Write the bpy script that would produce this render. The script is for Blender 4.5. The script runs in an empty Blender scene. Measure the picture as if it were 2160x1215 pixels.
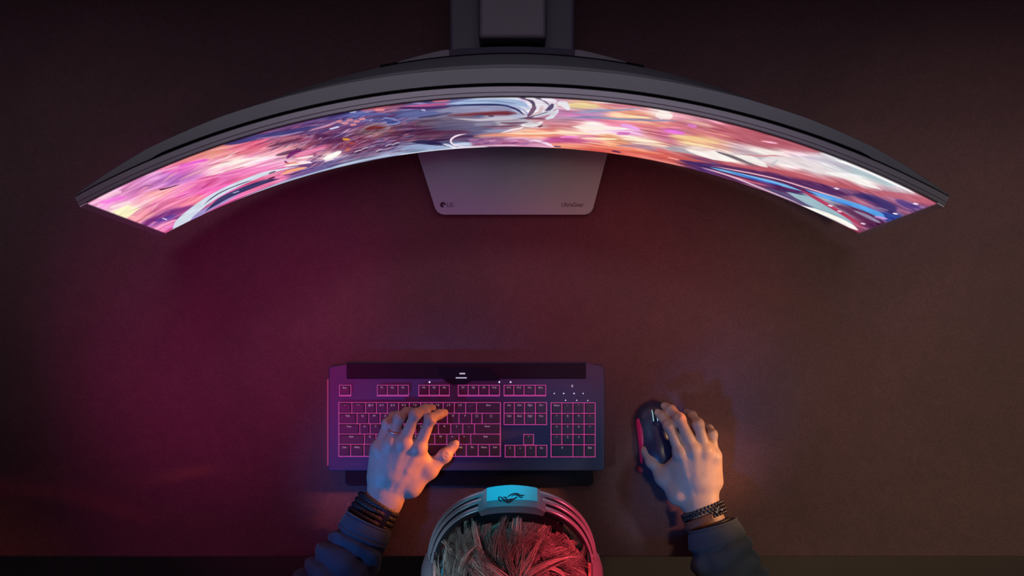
import bpy, bmesh, math, random
import numpy as np
from mathutils import Vector, Matrix, noise

sc = bpy.context.scene
C = sc.collection
PI = math.pi
rnd = random.Random(7)

# ------------------------------------------------------------------ camera
CAM_H = 2.5            # camera height above the desk top (desk top is z = 0)
FPX = 3467.0           # focal length in pixels of the 2160 x 1215 frame
cam_d = bpy.data.cameras.new('camera')
cam = bpy.data.objects.new('camera', cam_d)
C.objects.link(cam)
cam.location = (0, 0, CAM_H)
cam.rotation_euler = (0, 0, 0)
cam_d.sensor_width = 36.0
cam_d.sensor_fit = 'HORIZONTAL'
cam_d.lens = 36.0 * FPX / 2160.0
cam_d.clip_start = 0.05
cam_d.clip_end = 50
sc.camera = cam

# ------------------------------------------------------------------ view
sc.view_settings.view_transform = 'Standard'
sc.view_settings.look = 'None'
sc.view_settings.exposure = 0.0
sc.view_settings.gamma = 1.0
sc.view_settings.use_curve_mapping = False

# ------------------------------------------------------------------ world
w = bpy.data.worlds.new('dim_room')
sc.world = w
w.use_nodes = True
bg = w.node_tree.nodes['Background']
bg.inputs[0].default_value = (0.42, 0.36, 0.55, 1)
bg.inputs[1].default_value = 0.046

# ------------------------------------------------------------------ lamps
def spot(name, loc, aim, power, color, angle, blend=1.0, radius=0.1):
    d = bpy.data.lights.new(name, 'SPOT')
    d.energy = power
    d.color = color
    d.spot_size = math.radians(angle)
    d.spot_blend = blend
    d.shadow_soft_size = radius
    o = bpy.data.objects.new(name, d)
    C.objects.link(o)
    o.location = loc
    o.rotation_euler = (Vector(aim) - Vector(loc)).to_track_quat('-Z', 'Y').to_euler()
    return o

def area(name, loc, aim, power, color, sx, sy):
    d = bpy.data.lights.new(name, 'AREA')
    d.shape = 'RECTANGLE'
    d.size = sx
    d.size_y = sy
    d.energy = power
    d.color = color
    o = bpy.data.objects.new(name, d)
    C.objects.link(o)
    o.location = loc
    o.rotation_euler = (Vector(aim) - Vector(loc)).to_track_quat('-Z', 'Y').to_euler()
    return o

# all unseen: soft strip added over the monitor, pink and red spots shaped to tint the desk, warm lamp at right, coloured key lights on the hands and head
ml = area('monitor_fill_strip', (0.0, 0.62, 1.75), (0.0, 0.27, 0.50), 0.30, (0.95, 0.84, 1.0), 2.0, 0.12)  # fill added to brighten the monitor top, beam kept off the desk
ml.data.spread = math.radians(26)
spot('pink_lamp', (-0.50, -0.48, 2.65), (-0.44, -0.04, 0), 56.0, (1.0, 0.0, 0.50), 14, 1.0, 0.05)
spot('pink_lamp_low', (-0.55, -0.30, 2.65), (-0.44, -0.27, 0), 26.0, (1.0, 0.05, 0.50), 14, 1.0, 0.05)
spot('crimson_lamp', (-0.20, -0.10, 2.75), (-0.13, -0.03, 0), 29.0, (1.0, 0.0, 0.35), 12.5, 1.0, 0.05)
spot('red_lamp', (0.15, -0.12, 2.75), (0.20, 0.01, 0), 36.0, (1.0, 0.02, 0.10), 11.5, 1.0, 0.05)
spot('amber_lamp', (1.15, -0.35, 2.2), (0.74, -0.28, 0), 50.0, (1.0, 0.86, 0.52), 36, 1.0, 0.12)
spot('orange_hand_lamp', (1.25, -0.05, 0.42), (0.29, -0.28, 0.06), 86.0, (1.0, 0.44, 0.20), 10, 0.8, 0.04)
spot('orange_key_lamp', (0.80, -0.02, 0.20), (-0.13, -0.26, 0.058), 112.0, (1.0, 0.25, 0.07), 9.5, 0.8, 0.03)
spot('blue_lamp', (-0.85, -0.80, 0.85), (-0.20, -0.26, 0.05), 44.0, (0.0, 0.28, 1.0), 13, 0.8, 0.06)
spot('blue_lamp_right', (-0.20, -1.00, 1.0), (0.26, -0.27, 0.05), 27.0, (0.0, 0.27, 1.0), 11, 0.8, 0.06)
spot('cyan_lamp', (-0.15, 0.35, 1.6), (-0.01, -0.25, 0.47), 62.0, (0.0, 0.72, 1.0), 4.6, 0.5, 0.03)
spot('red_head_lamp', (1.0, -0.22, 0.92), (0.06, -0.37, 0.46), 115.0, (1.0, 0.07, 0.12), 12, 0.5, 0.04)
spot('grey_head_lamp', (-0.8, -0.55, 1.3), (-0.07, -0.38, 0.46), 50.0, (0.50, 0.78, 1.0), 10, 0.6, 0.04)
spot('blue_key_fill', (0.16, -0.05, 2.7), (0.075, -0.20, 0), 24.0, (0.0, 0.30, 1.0), 4.6, 0.7, 0.04)  # extra narrow spot added to turn the keyboard's right end blue


# ------------------------------------------------------------------ helpers
def at(px, py, z):
    """photo pixel + height above the desk -> point in the room"""
    s = FPX / (CAM_H - z)
    return Vector(((px - 1080.0) / s, (607.5 - py) / s, z))

def lin(c):
    out = []
    for v in c[:3]:
        v = v / 255.0
        out.append(v / 12.92 if v <= 0.04045 else ((v + 0.055) / 1.055) ** 2.4)
    return tuple(out) + (1.0,)

def mat(name, color, rough=0.5, metal=0.0, spec=0.5, bump=0.0, bscale=200.0, emis=None, estr=0.0, coat=0.0,
        sss=0.0, sheen=0.0, mottle=0.0, mscale=20.0):
    m = bpy.data.materials.new(name)
    m.use_nodes = True
    nt = m.node_tree
    b = nt.nodes['Principled BSDF']
    col = tuple(color[:3]) + (1.0,)
    b.inputs['Base Color'].default_value = col
    b.inputs['Roughness'].default_value = rough
    b.inputs['Metallic'].default_value = metal
    b.inputs['Specular IOR Level'].default_value = spec
    b.inputs['Coat Weight'].default_value = coat
    b.inputs['Sheen Weight'].default_value = sheen
    if sss:
        b.inputs['Subsurface Weight'].default_value = sss
        b.inputs['Subsurface Radius'].default_value = (0.008, 0.003, 0.0015)
        b.inputs['Subsurface Scale'].default_value = 1.0
    if emis:
        b.inputs['Emission Color'].default_value = tuple(emis[:3]) + (1.0,)
        b.inputs['Emission Strength'].default_value = estr
    tc = nt.nodes.new('ShaderNodeTexCoord')
    nz = nt.nodes.new('ShaderNodeTexNoise')
    nz.inputs['Scale'].default_value = mscale
    nz.inputs['Detail'].default_value = 5
    nt.links.new(tc.outputs['Object'], nz.inputs['Vector'])
    mx = nt.nodes.new('ShaderNodeMixRGB')
    mx.blend_type = 'MULTIPLY'
    mx.inputs[0].default_value = 1.0
    mx.inputs[1].default_value = col
    rp = nt.nodes.new('ShaderNodeValToRGB')
    k = max(0.0, 1.0 - mottle)
    rp.color_ramp.elements[0].position = 0.3
    rp.color_ramp.elements[0].color = (k, k, k, 1)
    rp.color_ramp.elements[1].position = 0.7
    rp.color_ramp.elements[1].color = (1, 1, 1, 1)
    nt.links.new(nz.outputs['Fac'], rp.inputs[0])
    nt.links.new(rp.outputs[0], mx.inputs[2])
    nt.links.new(mx.outputs[0], b.inputs['Base Color'])
    if bump:
        n2 = nt.nodes.new('ShaderNodeTexNoise')
        n2.inputs['Scale'].default_value = bscale
        n2.inputs['Detail'].default_value = 6
        nt.links.new(tc.outputs['Object'], n2.inputs['Vector'])
        bp = nt.nodes.new('ShaderNodeBump')
        bp.inputs['Strength'].default_value = bump
        bp.inputs['Distance'].default_value = 0.001
        nt.links.new(n2.outputs['Fac'], bp.inputs['Height'])
        nt.links.new(bp.outputs[0], b.inputs['Normal'])
    return m

def link(name, me, m=None, parent=None, smooth=False):
    if m is not None and len(me.materials) == 0:
        me.materials.append(m)
    if smooth:
        me.polygons.foreach_set('use_smooth', [True] * len(me.polygons))
    o = bpy.data.objects.new(name, me)
    C.objects.link(o)
    if parent is not None:
        o.parent = parent
        o.matrix_parent_inverse = Matrix.Identity(4)
        o.location = -root_loc(parent) if False else (0, 0, 0)
    return o

def root_loc(o):
    return o.matrix_world.translation

def thing(name, label, cat, loc=(0, 0, 0), group=None):
    o = bpy.data.objects.new(name, None)
    o.empty_display_size = 0.02
    C.objects.link(o)
    o.location = loc
    o['label'] = label
    o['category'] = cat
    if group:
        o['group'] = group
    return o

def offset(me, loc):
    """shift world-space vertices into the frame of an Empty standing at loc"""
    n = len(me.vertices)
    a = np.empty(n * 3, dtype=np.float32)
    me.vertices.foreach_get('co', a)
    a = a.reshape(-1, 3) - np.array(loc, dtype=np.float32)
    me.vertices.foreach_set('co', a.ravel())
    me.update()
    return me

def part(name, me, m, root, smooth=False, parent=None):
    """mesh with world coordinates -> part of root (all parts share the root's origin)"""
    offset(me, root.location)
    o = link(name, me, m, parent or root, smooth)
    return o

def mesh_from(name, verts, faces):
    me = bpy.data.meshes.new(name)
    me.from_pydata([tuple(v) for v in verts], [], [tuple(f) for f in faces])
    me.update()
    return me

def bm_mesh(name, bm):
    bmesh.ops.recalc_face_normals(bm, faces=bm.faces)
    me = bpy.data.meshes.new(name)
    bm.to_mesh(me)
    bm.free()
    return me

def add_box(bm, lo, hi, bevel=0.0, seg=2, top=None):
    """axis aligned box; top = inset of the upper face (taper)"""
    x0, y0, z0 = lo
    x1, y1, z1 = hi
    t = top or (0, 0)
    vs = [bm.verts.new(p) for p in [(x0, y0, z0), (x1, y0, z0), (x1, y1, z0), (x0, y1, z0),
                                    (x0 + t[0], y0 + t[1], z1), (x1 - t[0], y0 + t[1], z1),
                                    (x1 - t[0], y1 - t[1], z1), (x0 + t[0], y1 - t[1], z1)]]
    fs = [(0, 3, 2, 1), (4, 5, 6, 7), (0, 1, 5, 4), (1, 2, 6, 5), (2, 3, 7, 6), (3, 0, 4, 7)]
    faces = [bm.faces.new([vs[i] for i in f]) for f in fs]
    if bevel:
        es = list({e for f in faces for e in f.edges})
        bmesh.ops.bevel(bm, geom=es, offset=bevel, segments=seg, affect='EDGES', profile=0.6)

def add_prism(bm, pts, z0, z1, bevel=0.0, seg=2):
    """vertical prism over a polygon of (x, y)"""
    lo = [bm.verts.new((p[0], p[1], z0)) for p in pts]
    hi = [bm.verts.new((p[0], p[1], z1)) for p in pts]
    n = len(pts)
    fs = [bm.faces.new(lo[::-1]), bm.faces.new(hi)]
    for i in range(n):
        fs.append(bm.faces.new([lo[i], lo[(i + 1) % n], hi[(i + 1) % n], hi[i]]))
    if bevel:
        es = list({e for e in fs[1].edges})
        bmesh.ops.bevel(bm, geom=es, offset=bevel, segments=seg, affect='EDGES', profile=0.6)

def round_poly(pts, radii, seg=6):
    """round the corners of a polygon"""
    out = []
    n = len(pts)
    for i in range(n):
        p = Vector(pts[i])
        a = (Vector(pts[i - 1]) - p)
        b = (Vector(pts[(i + 1) % n]) - p)
        r = radii[i]
        if r <= 0:
            out.append(tuple(p))
            continue
        a.normalize(); b.normalize()
        p0 = p + a * r
        p1 = p + b * r
        for k in range(seg + 1):
            t = k / seg
            q = p0 * (1 - t) ** 2 + p * 2 * t * (1 - t) + p1 * t * t
            out.append((q.x, q.y))
    return out

def tube(bm, pts, radii, n=8, flat=None, up=(0, 0, 1), caps=True):
    """round tube through points; flat = (a, b) scales along side / up axes"""
    pts = [Vector(p) for p in pts]
    rings = []
    upv = Vector(up)
    for i, p in enumerate(pts):
        d = (pts[min(i + 1, len(pts) - 1)] - pts[max(i - 1, 0)])
        d.normalize()
        s = d.cross(upv)
        if s.length < 1e-5:
            s = d.cross(Vector((1, 0, 0)))
        s.normalize()
        u = s.cross(d)
        r = radii[i] if hasattr(radii, '__len__') else radii
        fa, fb = flat or (1, 1)
        rings.append([bm.verts.new(p + s * math.cos(2 * PI * k / n) * r * fa + u * math.sin(2 * PI * k / n) * r * fb)
                      for k in range(n)])
    for a, b in zip(rings[:-1], rings[1:]):
        for k in range(n):
            bm.faces.new([a[k], a[(k + 1) % n], b[(k + 1) % n], b[k]])
    if caps:
        bm.faces.new(rings[0][::-1])
        bm.faces.new(rings[-1])

def grid_mesh(name, rows, closed_u=False, closed_v=False):
    """rows of points -> quad mesh"""
    nr, nc = len(rows), len(rows[0])
    vs = [tuple(p) for r in rows for p in r]
    fs = []
    for i in range(nr if closed_u else nr - 1):
        for j in range(nc if closed_v else nc - 1):
            a = i * nc + j
            b = i * nc + (j + 1) % nc
            c = ((i + 1) % nr) * nc + (j + 1) % nc
            d = ((i + 1) % nr) * nc + j
            fs.append((a, b, c, d))
    return vs, fs

def text_mesh(name, body, size, extr=0.0002, align='CENTER', space=1.0):
    cu = bpy.data.curves.new(name, 'FONT')
    cu.body = body
    cu.size = size
    cu.extrude = extr
    cu.align_x = align
    cu.align_y = 'CENTER'
    cu.space_character = space
    cu.resolution_u = 3
    o = bpy.data.objects.new(name, cu)
    C.objects.link(o)
    dg = bpy.context.evaluated_depsgraph_get()
    me = bpy.data.meshes.new_from_object(o.evaluated_get(dg))
    bpy.data.objects.remove(o)
    bpy.data.curves.remove(cu)
    return me

def move_mesh(me, loc, rot=None):
    M = Matrix.Translation(Vector(loc))
    if rot is not None:
        M = M @ rot
    me.transform(M)
    return me

# ---- signed distance surfaces (smooth organic bodies) ----------------------
class SDF:
    def __init__(self, lo, hi, h):
        self.lo = np.array(lo, float); self.h = h
        self.n = [int(math.ceil((hi[i] - lo[i]) / h)) + 1 for i in range(3)]
        self.ax = [np.float32(lo[i]) + np.arange(self.n[i], dtype=np.float32) * np.float32(h) for i in range(3)]
        self.D = np.full(self.n, 1.0, dtype=np.float32)

    def _sl(self, lo, hi):
        sl = []
        for i in range(3):
            a = int(math.floor((lo[i] - self.lo[i]) / self.h)); b = int(math.ceil((hi[i] - self.lo[i]) / self.h)) + 1
            sl.append(slice(max(0, min(a, self.n[i])), max(0, min(b, self.n[i]))))
        return tuple(sl)

    def _merge(self, sl, d, k, mode):
        A = self.D[sl]
        if mode == 'add':
            if k > 0:
                hh = np.maximum(k - np.abs(A - d), 0) / k
                A[...] = np.minimum(A, d) - hh * hh * k * 0.25
            else:
                A[...] = np.minimum(A, d)
        else:  # carve
            e = -d
            if k > 0:
                hh = np.maximum(k - np.abs(A - e), 0) / k
                A[...] = np.maximum(A, e) + hh * hh * k * 0.25
            else:
                A[...] = np.maximum(A, e)

    def cone(self, a, b, r1, r2=None, k=0.005, mode='add'):
        r2 = r1 if r2 is None else r2
        a = np.array(a, dtype=np.float32); b = np.array(b, dtype=np.float32)
        m = max(r1, r2) + max(k, 0) * 1.5 + 3 * self.h
        sl = self._sl(np.minimum(a, b) - m, np.maximum(a, b) + m)
        X = self.ax[0][sl[0]][:, None, None] - a[0]
        Y = self.ax[1][sl[1]][None, :, None] - a[1]
        Z = self.ax[2][sl[2]][None, None, :] - a[2]
        ba = b - a
        L = float(np.dot(ba, ba)) + 1e-12
        t = np.clip((X * ba[0] + Y * ba[1] + Z * ba[2]) / L, 0, 1)
        d = np.sqrt((X - t * ba[0]) ** 2 + (Y - t * ba[1]) ** 2 + (Z - t * ba[2]) ** 2) - (r1 + (r2 - r1) * t)
        self._merge(sl, d, k, mode)

    def ell(self, c, r, axes=None, k=0.005, mode='add'):
        """ellipsoid: centre, radii along axes (rows)"""
        c = np.array(c, dtype=np.float32)
        R = max(r) + max(k, 0) * 1.5 + 3 * self.h
        sl = self._sl(c - R, c + R)
        X = self.ax[0][sl[0]][:, None, None] - c[0]
        Y = self.ax[1][sl[1]][None, :, None] - c[1]
        Z = self.ax[2][sl[2]][None, None, :] - c[2]
        ax = axes or ((1, 0, 0), (0, 1, 0), (0, 0, 1))
        q = [(X * v[0] + Y * v[1] + Z * v[2]) for v in ax]
        k0 = np.sqrt(sum((q[i] / r[i]) ** 2 for i in range(3))) + 1e-9
        k1 = np.sqrt(sum((q[i] / (r[i] * r[i])) ** 2 for i in range(3))) + 1e-9
        d = k0 * (k0 - 1.0) / k1
        self._merge(sl, d.astype(np.float32), k, mode)

    def plane_cut(self, p, nrm):
        """remove everything on the side the normal points to"""
        X = self.ax[0][:, None, None] - np.float32(p[0])
        Y = self.ax[1][None, :, None] - np.float32(p[1])
        Z = self.ax[2][None, None, :] - np.float32(p[2])
        d = X * nrm[0] + Y * nrm[1] + Z * nrm[2]
        self.D = np.maximum(self.D, d.astype(np.float32))

    def surface(self):
        D = self.D
        D[0] = np.maximum(D[0], 1e-3); D[-1] = np.maximum(D[-1], 1e-3)
        D[:, 0] = np.maximum(D[:, 0], 1e-3); D[:, -1] = np.maximum(D[:, -1], 1e-3)
        D[:, :, 0] = np.maximum(D[:, :, 0], 1e-3); D[:, :, -1] = np.maximum(D[:, :, -1], 1e-3)
        S = D < 0
        nx, ny, nz = self.n
        cs = np.zeros((nx - 1, ny - 1, nz - 1), dtype=np.int8)
        for i in (0, 1):
            for j in (0, 1):
                for k in (0, 1):
                    cs += S[i:nx - 1 + i, j:ny - 1 + j, k:nz - 1 + k]
        I, J, K = np.nonzero((cs > 0) & (cs < 8))
        acc = np.zeros((len(I), 3)); cnt = np.zeros(len(I))
        cor = [(i, j, k) for i in (0, 1) for j in (0, 1) for k in (0, 1)]
        for a in cor:
            for ax in range(3):
                if a[ax]:
                    continue
                b = list(a); b[ax] = 1
                va = D[I + a[0], J + a[1], K + a[2]]; vb = D[I + b[0], J + b[1], K + b[2]]
                m = (va < 0) != (vb < 0)
                t = np.where(m, va / np.where(m, va - vb, 1), 0)
                for q in range(3):
                    acc[:, q] += np.where(m, a[q] + (t if q == ax else 0), 0)
                cnt += m
        P = acc / cnt[:, None] + np.stack([I, J, K], 1)
        P = P * self.h + self.lo
        idx = np.full((nx - 1, ny - 1, nz - 1), -1, dtype=np.int64)
        idx[I, J, K] = np.arange(len(I))
        F = []
        for ax in range(3):
            o = [q for q in range(3) if q != ax]
            s0 = [slice(1, self.n[q] - 1) for q in range(3)]; s1 = list(s0)
            s0[ax] = slice(0, self.n[ax] - 1); s1[ax] = slice(1, self.n[ax])
            A = S[tuple(s0)]; B = S[tuple(s1)]
            W = np.argwhere(A != B)
            if len(W) == 0:
                continue
            flip = A[W[:, 0], W[:, 1], W[:, 2]]
            base = W.copy()
            for q in o:
                base[:, q] += 1
            def cell(d1, d2):
                c = base.copy(); c[:, o[0]] += d1; c[:, o[1]] += d2
                return idx[c[:, 0], c[:, 1], c[:, 2]]
            q4 = np.stack([cell(-1, -1), cell(0, -1), cell(0, 0), cell(-1, 0)], 1)
            if ax == 1:
                flip = ~flip
            q4[~flip] = q4[~flip][:, ::-1]
            F.append(q4)
        F = np.concatenate(F)
        F = F[(F >= 0).all(1)]
        return P, F

def np_mesh(name, P, F):
    me = bpy.data.meshes.new(name)
    me.vertices.add(len(P)); me.vertices.foreach_set('co', np.asarray(P, dtype=np.float32).ravel())
    me.loops.add(F.size); me.loops.foreach_set('vertex_index', F.astype(np.int32).ravel())
    me.polygons.add(len(F))
    me.polygons.foreach_set('loop_start', np.arange(0, F.size, F.shape[1], dtype=np.int32))
    me.polygons.foreach_set('loop_total', np.full(len(F), F.shape[1], dtype=np.int32))
    me.update(calc_edges=True)
    me.validate()
    return me

def join_np(parts):
    Ps, Fs, o = [], [], 0
    for P, F in parts:
        Ps.append(P); Fs.append(F + o); o += len(P)
    return np.concatenate(Ps), np.concatenate(Fs)

# ================================================================== floor + desk
M_floor = mat('floor_vinyl', (0.19, 0.13, 0.12), rough=0.8, bump=0.2, bscale=60, mottle=0.3, mscale=3)
bm = bmesh.new()
add_box(bm, (-3.2, -3.0, -0.80), (3.2, 2.4, -0.74))
fl = link('floor', bm_mesh('floor', bm), M_floor)
fl['kind'] = 'structure'

DESK_A = (0.140, 0.060, 0.072)
DESK_B = (0.180, 0.076, 0.088)
def desk_material():
    m = bpy.data.materials.new('desk_leather')
    m.use_nodes = True
    nt = m.node_tree
    b = nt.nodes['Principled BSDF']
    tc = nt.nodes.new('ShaderNodeTexCoord')
    def noise_n(scale, detail, rough=0.6, dist=0.0):
        n = nt.nodes.new('ShaderNodeTexNoise')
        n.inputs['Scale'].default_value = scale
        n.inputs['Detail'].default_value = detail
        n.inputs['Roughness'].default_value = rough
        n.inputs['Distortion'].default_value = dist
        nt.links.new(tc.outputs['Object'], n.inputs['Vector'])
        return n
    def ramp(src, p0, c0, p1, c1):
        r = nt.nodes.new('ShaderNodeValToRGB')
        r.color_ramp.elements[0].position = p0; r.color_ramp.elements[0].color = (*c0, 1)
        r.color_ramp.elements[1].position = p1; r.color_ramp.elements[1].color = (*c1, 1)
        nt.links.new(src, r.inputs[0])
        return r
    def mul(a, c):
        x = nt.nodes.new('ShaderNodeMixRGB'); x.blend_type = 'MULTIPLY'; x.inputs[0].default_value = 1
        nt.links.new(a, x.inputs[1]); nt.links.new(c, x.inputs[2])
        return x
    big = ramp(noise_n(3.2, 4, 0.6, 0.6).outputs['Fac'], 0.35, DESK_A, 0.65, DESK_B)
    fine = ramp(noise_n(420, 3).outputs['Fac'], 0.32, (0.72, 0.72, 0.72), 0.68, (1.12, 1.12, 1.12))
    mid = ramp(noise_n(38, 6, 0.7, 1.5).outputs['Fac'], 0.35, (0.86, 0.86, 0.86), 0.7, (1.06, 1.06, 1.06))
    c = mul(mul(big.outputs[0], fine.outputs[0]).outputs[0], mid.outputs[0])
    nt.links.new(c.outputs[0], b.inputs['Base Color'])
    b.inputs['Roughness'].default_value = 0.62
    b.inputs['Specular IOR Level'].default_value = 0.35
    n1 = noise_n(520, 6, 0.7)
    vo = nt.nodes.new('ShaderNodeTexVoronoi'); vo.inputs['Scale'].default_value = 700
    nt.links.new(tc.outputs['Object'], vo.inputs['Vector'])
    ad = nt.nodes.new('ShaderNodeMath'); ad.operation = 'ADD'
    nt.links.new(n1.outputs['Fac'], ad.inputs[0]); nt.links.new(vo.outputs['Distance'], ad.inputs[1])
    bp = nt.nodes.new('ShaderNodeBump'); bp.inputs['Strength'].default_value = 0.35; bp.inputs['Distance'].default_value = 0.0006
    nt.links.new(ad.outputs[0], bp.inputs['Height'])
    nt.links.new(bp.outputs[0], b.inputs['Normal'])
    return m

M_desk = desk_material()
M_dark_metal = mat('dark_metal', (0.03, 0.03, 0.035), rough=0.4, metal=0.8)
desk = thing('desk', 'wide dark leather-textured desk under the keyboard, mouse and curved monitor', 'desk', (0, 0, -0.74))
bm = bmesh.new()
add_box(bm, (-1.05, -0.409, -0.035), (1.05, 0.95, 0.0), bevel=0.0025, seg=3)
part('desktop', bm_mesh('desktop', bm), M_desk, desk)
for sx in (-0.98, 0.98):
    for sy in (-0.34, 0.88):
        bm = bmesh.new()
        add_box(bm, (sx - 0.03, sy - 0.03, -0.74), (sx + 0.03, sy + 0.03, -0.035), bevel=0.003)
        part('leg', bm_mesh('leg', bm), M_dark_metal, desk)

# ================================================================== monitor
R_S = 1.070                       # screen radius
TH = math.asin(0.5045 / R_S)      # half angle of the lit screen
S_H = 0.4405
ORG = Vector((0, 0.2070, 0.099))  # bottom centre of the lit screen
TILT = math.radians(2.65)
ct, st_ = math.cos(TILT), math.sin(TILT)

def mon(theta, off, z):
    """point of the monitor: arc angle, distance behind the screen face, height above the screen's lower edge"""
    r = R_S + off
    x = r * math.sin(theta)
    y = r * math.cos(theta) - R_S
    return Vector((x, ORG.y + y * ct + z * st_, ORG.z + z * ct - y * st_))

def sweep(name, sect, t0, t1, n=72, m=None, root=None, smooth=True):
    """sweep a closed section [(off, z)] (or a function of theta) round the arc, with end caps"""
    rows = []
    for i in range(n + 1):
        t = t0 + (t1 - t0) * i / n
        s = sect(t) if callable(sect) else sect
        rows.append([mon(t, o, z) for o, z in s])
    vs, fs = grid_mesh(name, rows, closed_v=True)
    k = len(rows[0])
    fs = [f[::-1] for f in fs]
    fs.append(tuple(range(k)))
    fs.append(tuple(range(n * k, n * k + k))[::-1])
    me = mesh_from(name, vs, fs)
    bm = bmesh.new(); bm.from_mesh(me); bmesh.ops.recalc_face_normals(bm, faces=bm.faces); bm.to_mesh(me); bm.free()
    o = part(name, me, m, root)
    if smooth:
        me.polygons.foreach_set('use_smooth', [True] * len(me.polygons))
        me.set_sharp_from_angle(angle=math.radians(28))
    return o

M_mon = mat('monitor_grey', (0.30, 0.275, 0.32), rough=0.42, metal=0.35, spec=0.5, bump=0.03, bscale=900, mottle=0.06, mscale=8)
M_mon_back = mat('monitor_back', (0.20, 0.205, 0.225), rough=0.5, metal=0.3, mottle=0.08, mscale=8)
M_mon_dark = mat('monitor_hub', (0.055, 0.045, 0.075), rough=0.55)
M_black = mat('black_gap', (0.004, 0.003, 0.006), rough=0.8, spec=0.1)
M_base = mat('stand_base', (0.24, 0.62, 0.50), rough=0.38, metal=0.3, mottle=0.05)
M_ink = mat('dark_print', (0.012, 0.010, 0.014), rough=0.6)

monitor = thing('curved_monitor', 'wide curved grey monitor with a glowing pink and orange picture, on its stand',
                'monitor', (0, 0.24, 0))
te = TH + 0.0092 / R_S
top = S_H + 0.007
# panel frame: thin box behind the screen, slim bezel all round
sweep('bezel', [(0.0, -0.006), (0.0, top), (0.0008, top + 0.0008), (0.0045, top + 0.0008), (0.005, top + 0.0002),
                (0.0055, top + 0.0008), (0.0118, top + 0.0008), (0.0125, top), (0.0125, -0.006)],
      -te, te, m=M_mon, root=monitor)
sweep('panel_seam', [(0.0125, 0.004), (0.0125, top - 0.005), (0.0160, top - 0.005), (0.0160, 0.004)], -te * 0.995, te * 0.995,
      m=M_black, root=monitor)

def interp(a, k):
    for (x0, y0), (x1, y1) in zip(k[:-1], k[1:]):
        if a <= x1 + 1e-9:
            return y0 + (y1 - y0) * (a - x0) / (x1 - x0)
    return k[-1][1]

def edge(t):
    """distance of the housing's rear top edge behind the screen face"""
    return interp(abs(t) / te, [(0, 0.0350), (0.25, 0.0346), (0.5, 0.0334), (0.65, 0.0318), (0.81, 0.0272), (0.877, 0.0230), (0.948, 0.0180), (1.0, 0.0146)])

def w2(t):
    a = abs(t) / te
    if a > 0.62:
        return 0.0004
    u = a / 0.62
    return 0.0004 + 0.0205 * (1 - u * u) ** 1.1

def gap0(t):
    return interp(abs(t) / te, [(0, 0.0160), (0.795, 0.0158), (0.805, 0.0138), (1.0, 0.0132)])

def sec_h(t):
    g, e, b = gap0(t), edge(t), w2(t)
    return [(g, 0.0), (g, top - 0.0008), (g + 0.0005, top), (e - 0.0006, top), (e, top - 0.0010),
            (e + 0.0001, top - 0.0035), (e + b * 0.2, top - 0.0045), (e + b * 0.95, top - 0.022), (e + b, top - 0.026), (e + b, 0.06), (e, 0.01)]
sweep('rear_housing', sec_h, -te * 0.998, te * 0.998, n=130, m=M_mon_back, root=monitor)
# thin black line where the rear bulge starts
def sec_l(t):
    e = edge(t) + w2(t)
    return [(e - 0.001, 0.07), (e - 0.001, top - 0.0250), (e + 0.0016, top - 0.0262), (e + 0.0016, 0.07)]
sweep('rear_seam', sec_l, -te * 0.27, te * 0.27, n=40, m=M_black, root=monitor)
# grey wings, dark bridge and black vents either side of the hub
def sec_w(t):
    e = edge(t) + w2(t) + 0.0014
    u = min(1, max(0, (te * 0.27 - abs(t)) / (te * 0.12)))
    d = 0.0012 + 0.0080 * u
    return [(e - 0.002, 0.09), (e - 0.002, top - 0.028), (e + d, top - 0.034), (e + d, 0.10)]
for s in (-1, 1):
    a0, a1 = sorted((s * te * 0.135, s * te * 0.248))
    sweep('hub_wing', sec_w, a0, a1, n=16, m=M_mon, root=monitor)
sweep('hub_bridge', sec_w, -te * 0.135, te * 0.135, n=24, m=M_mon_dark, root=monitor)
for s in (-1, 1):
    def sec_v(t):
        e = edge(t) + w2(t)
        return [(e - 0.0005, top - 0.12), (e - 0.0005, top - 0.026), (e + 0.0036, top - 0.030), (e + 0.0036, top - 0.12)]
    a0, a1 = sorted((s * te * 0.246, s * te * 0.285))
    sweep('vent', sec_v, a0, a1, n=8, m=M_black, root=monitor)
# bezel strips at both screen ends, colour lightened to stand in for light
M_lit_bezel = mat('lit_side_bezel', (0.85, 0.82, 0.88), rough=0.55, metal=0.6)
for s in (-1, 1):
    a0, a1 = sorted((s * (TH + 0.0004), s * te))
    sweep('lit_side_bezel', [(-0.0016, -0.006), (-0.0016, top), (0.0002, top), (0.0002, -0.006)], a0, a1, n=2, m=M_lit_bezel, root=monitor)

# ---------- stand
bm = bmesh.new()
pts = round_poly([(-0.1135, 0.1112), (0.1205, 0.1112), (0.1455, 0.206), (0.1455, 0.240), (0.070, 0.262), (0.070, 0.56), (-0.070, 0.56), (-0.070, 0.262), (-0.1440, 0.240), (-0.1440, 0.206)],
                 [0.011, 0.011, 0, 0.008, 0, 0.008, 0.008, 0, 0.008, 0])
add_prism(bm, pts, 0.0, 0.009, bevel=0.0008)
base = part('stand_base', bm_mesh('stand_base', bm), M_base, monitor)
bm = bmesh.new()
add_prism(bm, [(-0.080, 0.297), (0.080, 0.297), (0.083, 0.62), (-0.083, 0.62)][::1], 0.30, 0.385, bevel=0.004)
part('stand_arm', bm_mesh('stand_arm', bm), M_mon_dark, monitor)
bm = bmesh.new()
add_box(bm, (-0.0417, 0.309, 0.36), (0.0430, 0.62, 0.463), bevel=0.005, seg=3)
part('arm_cover', bm_mesh('arm_cover', bm), mat('arm_cover', (0.085, 0.065, 0.10), rough=0.5), monitor)
bm = bmesh.new()
add_box(bm, (-0.060, 0.47, 0.009), (0.060, 0.55, 0.305), bevel=0.006)
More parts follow.
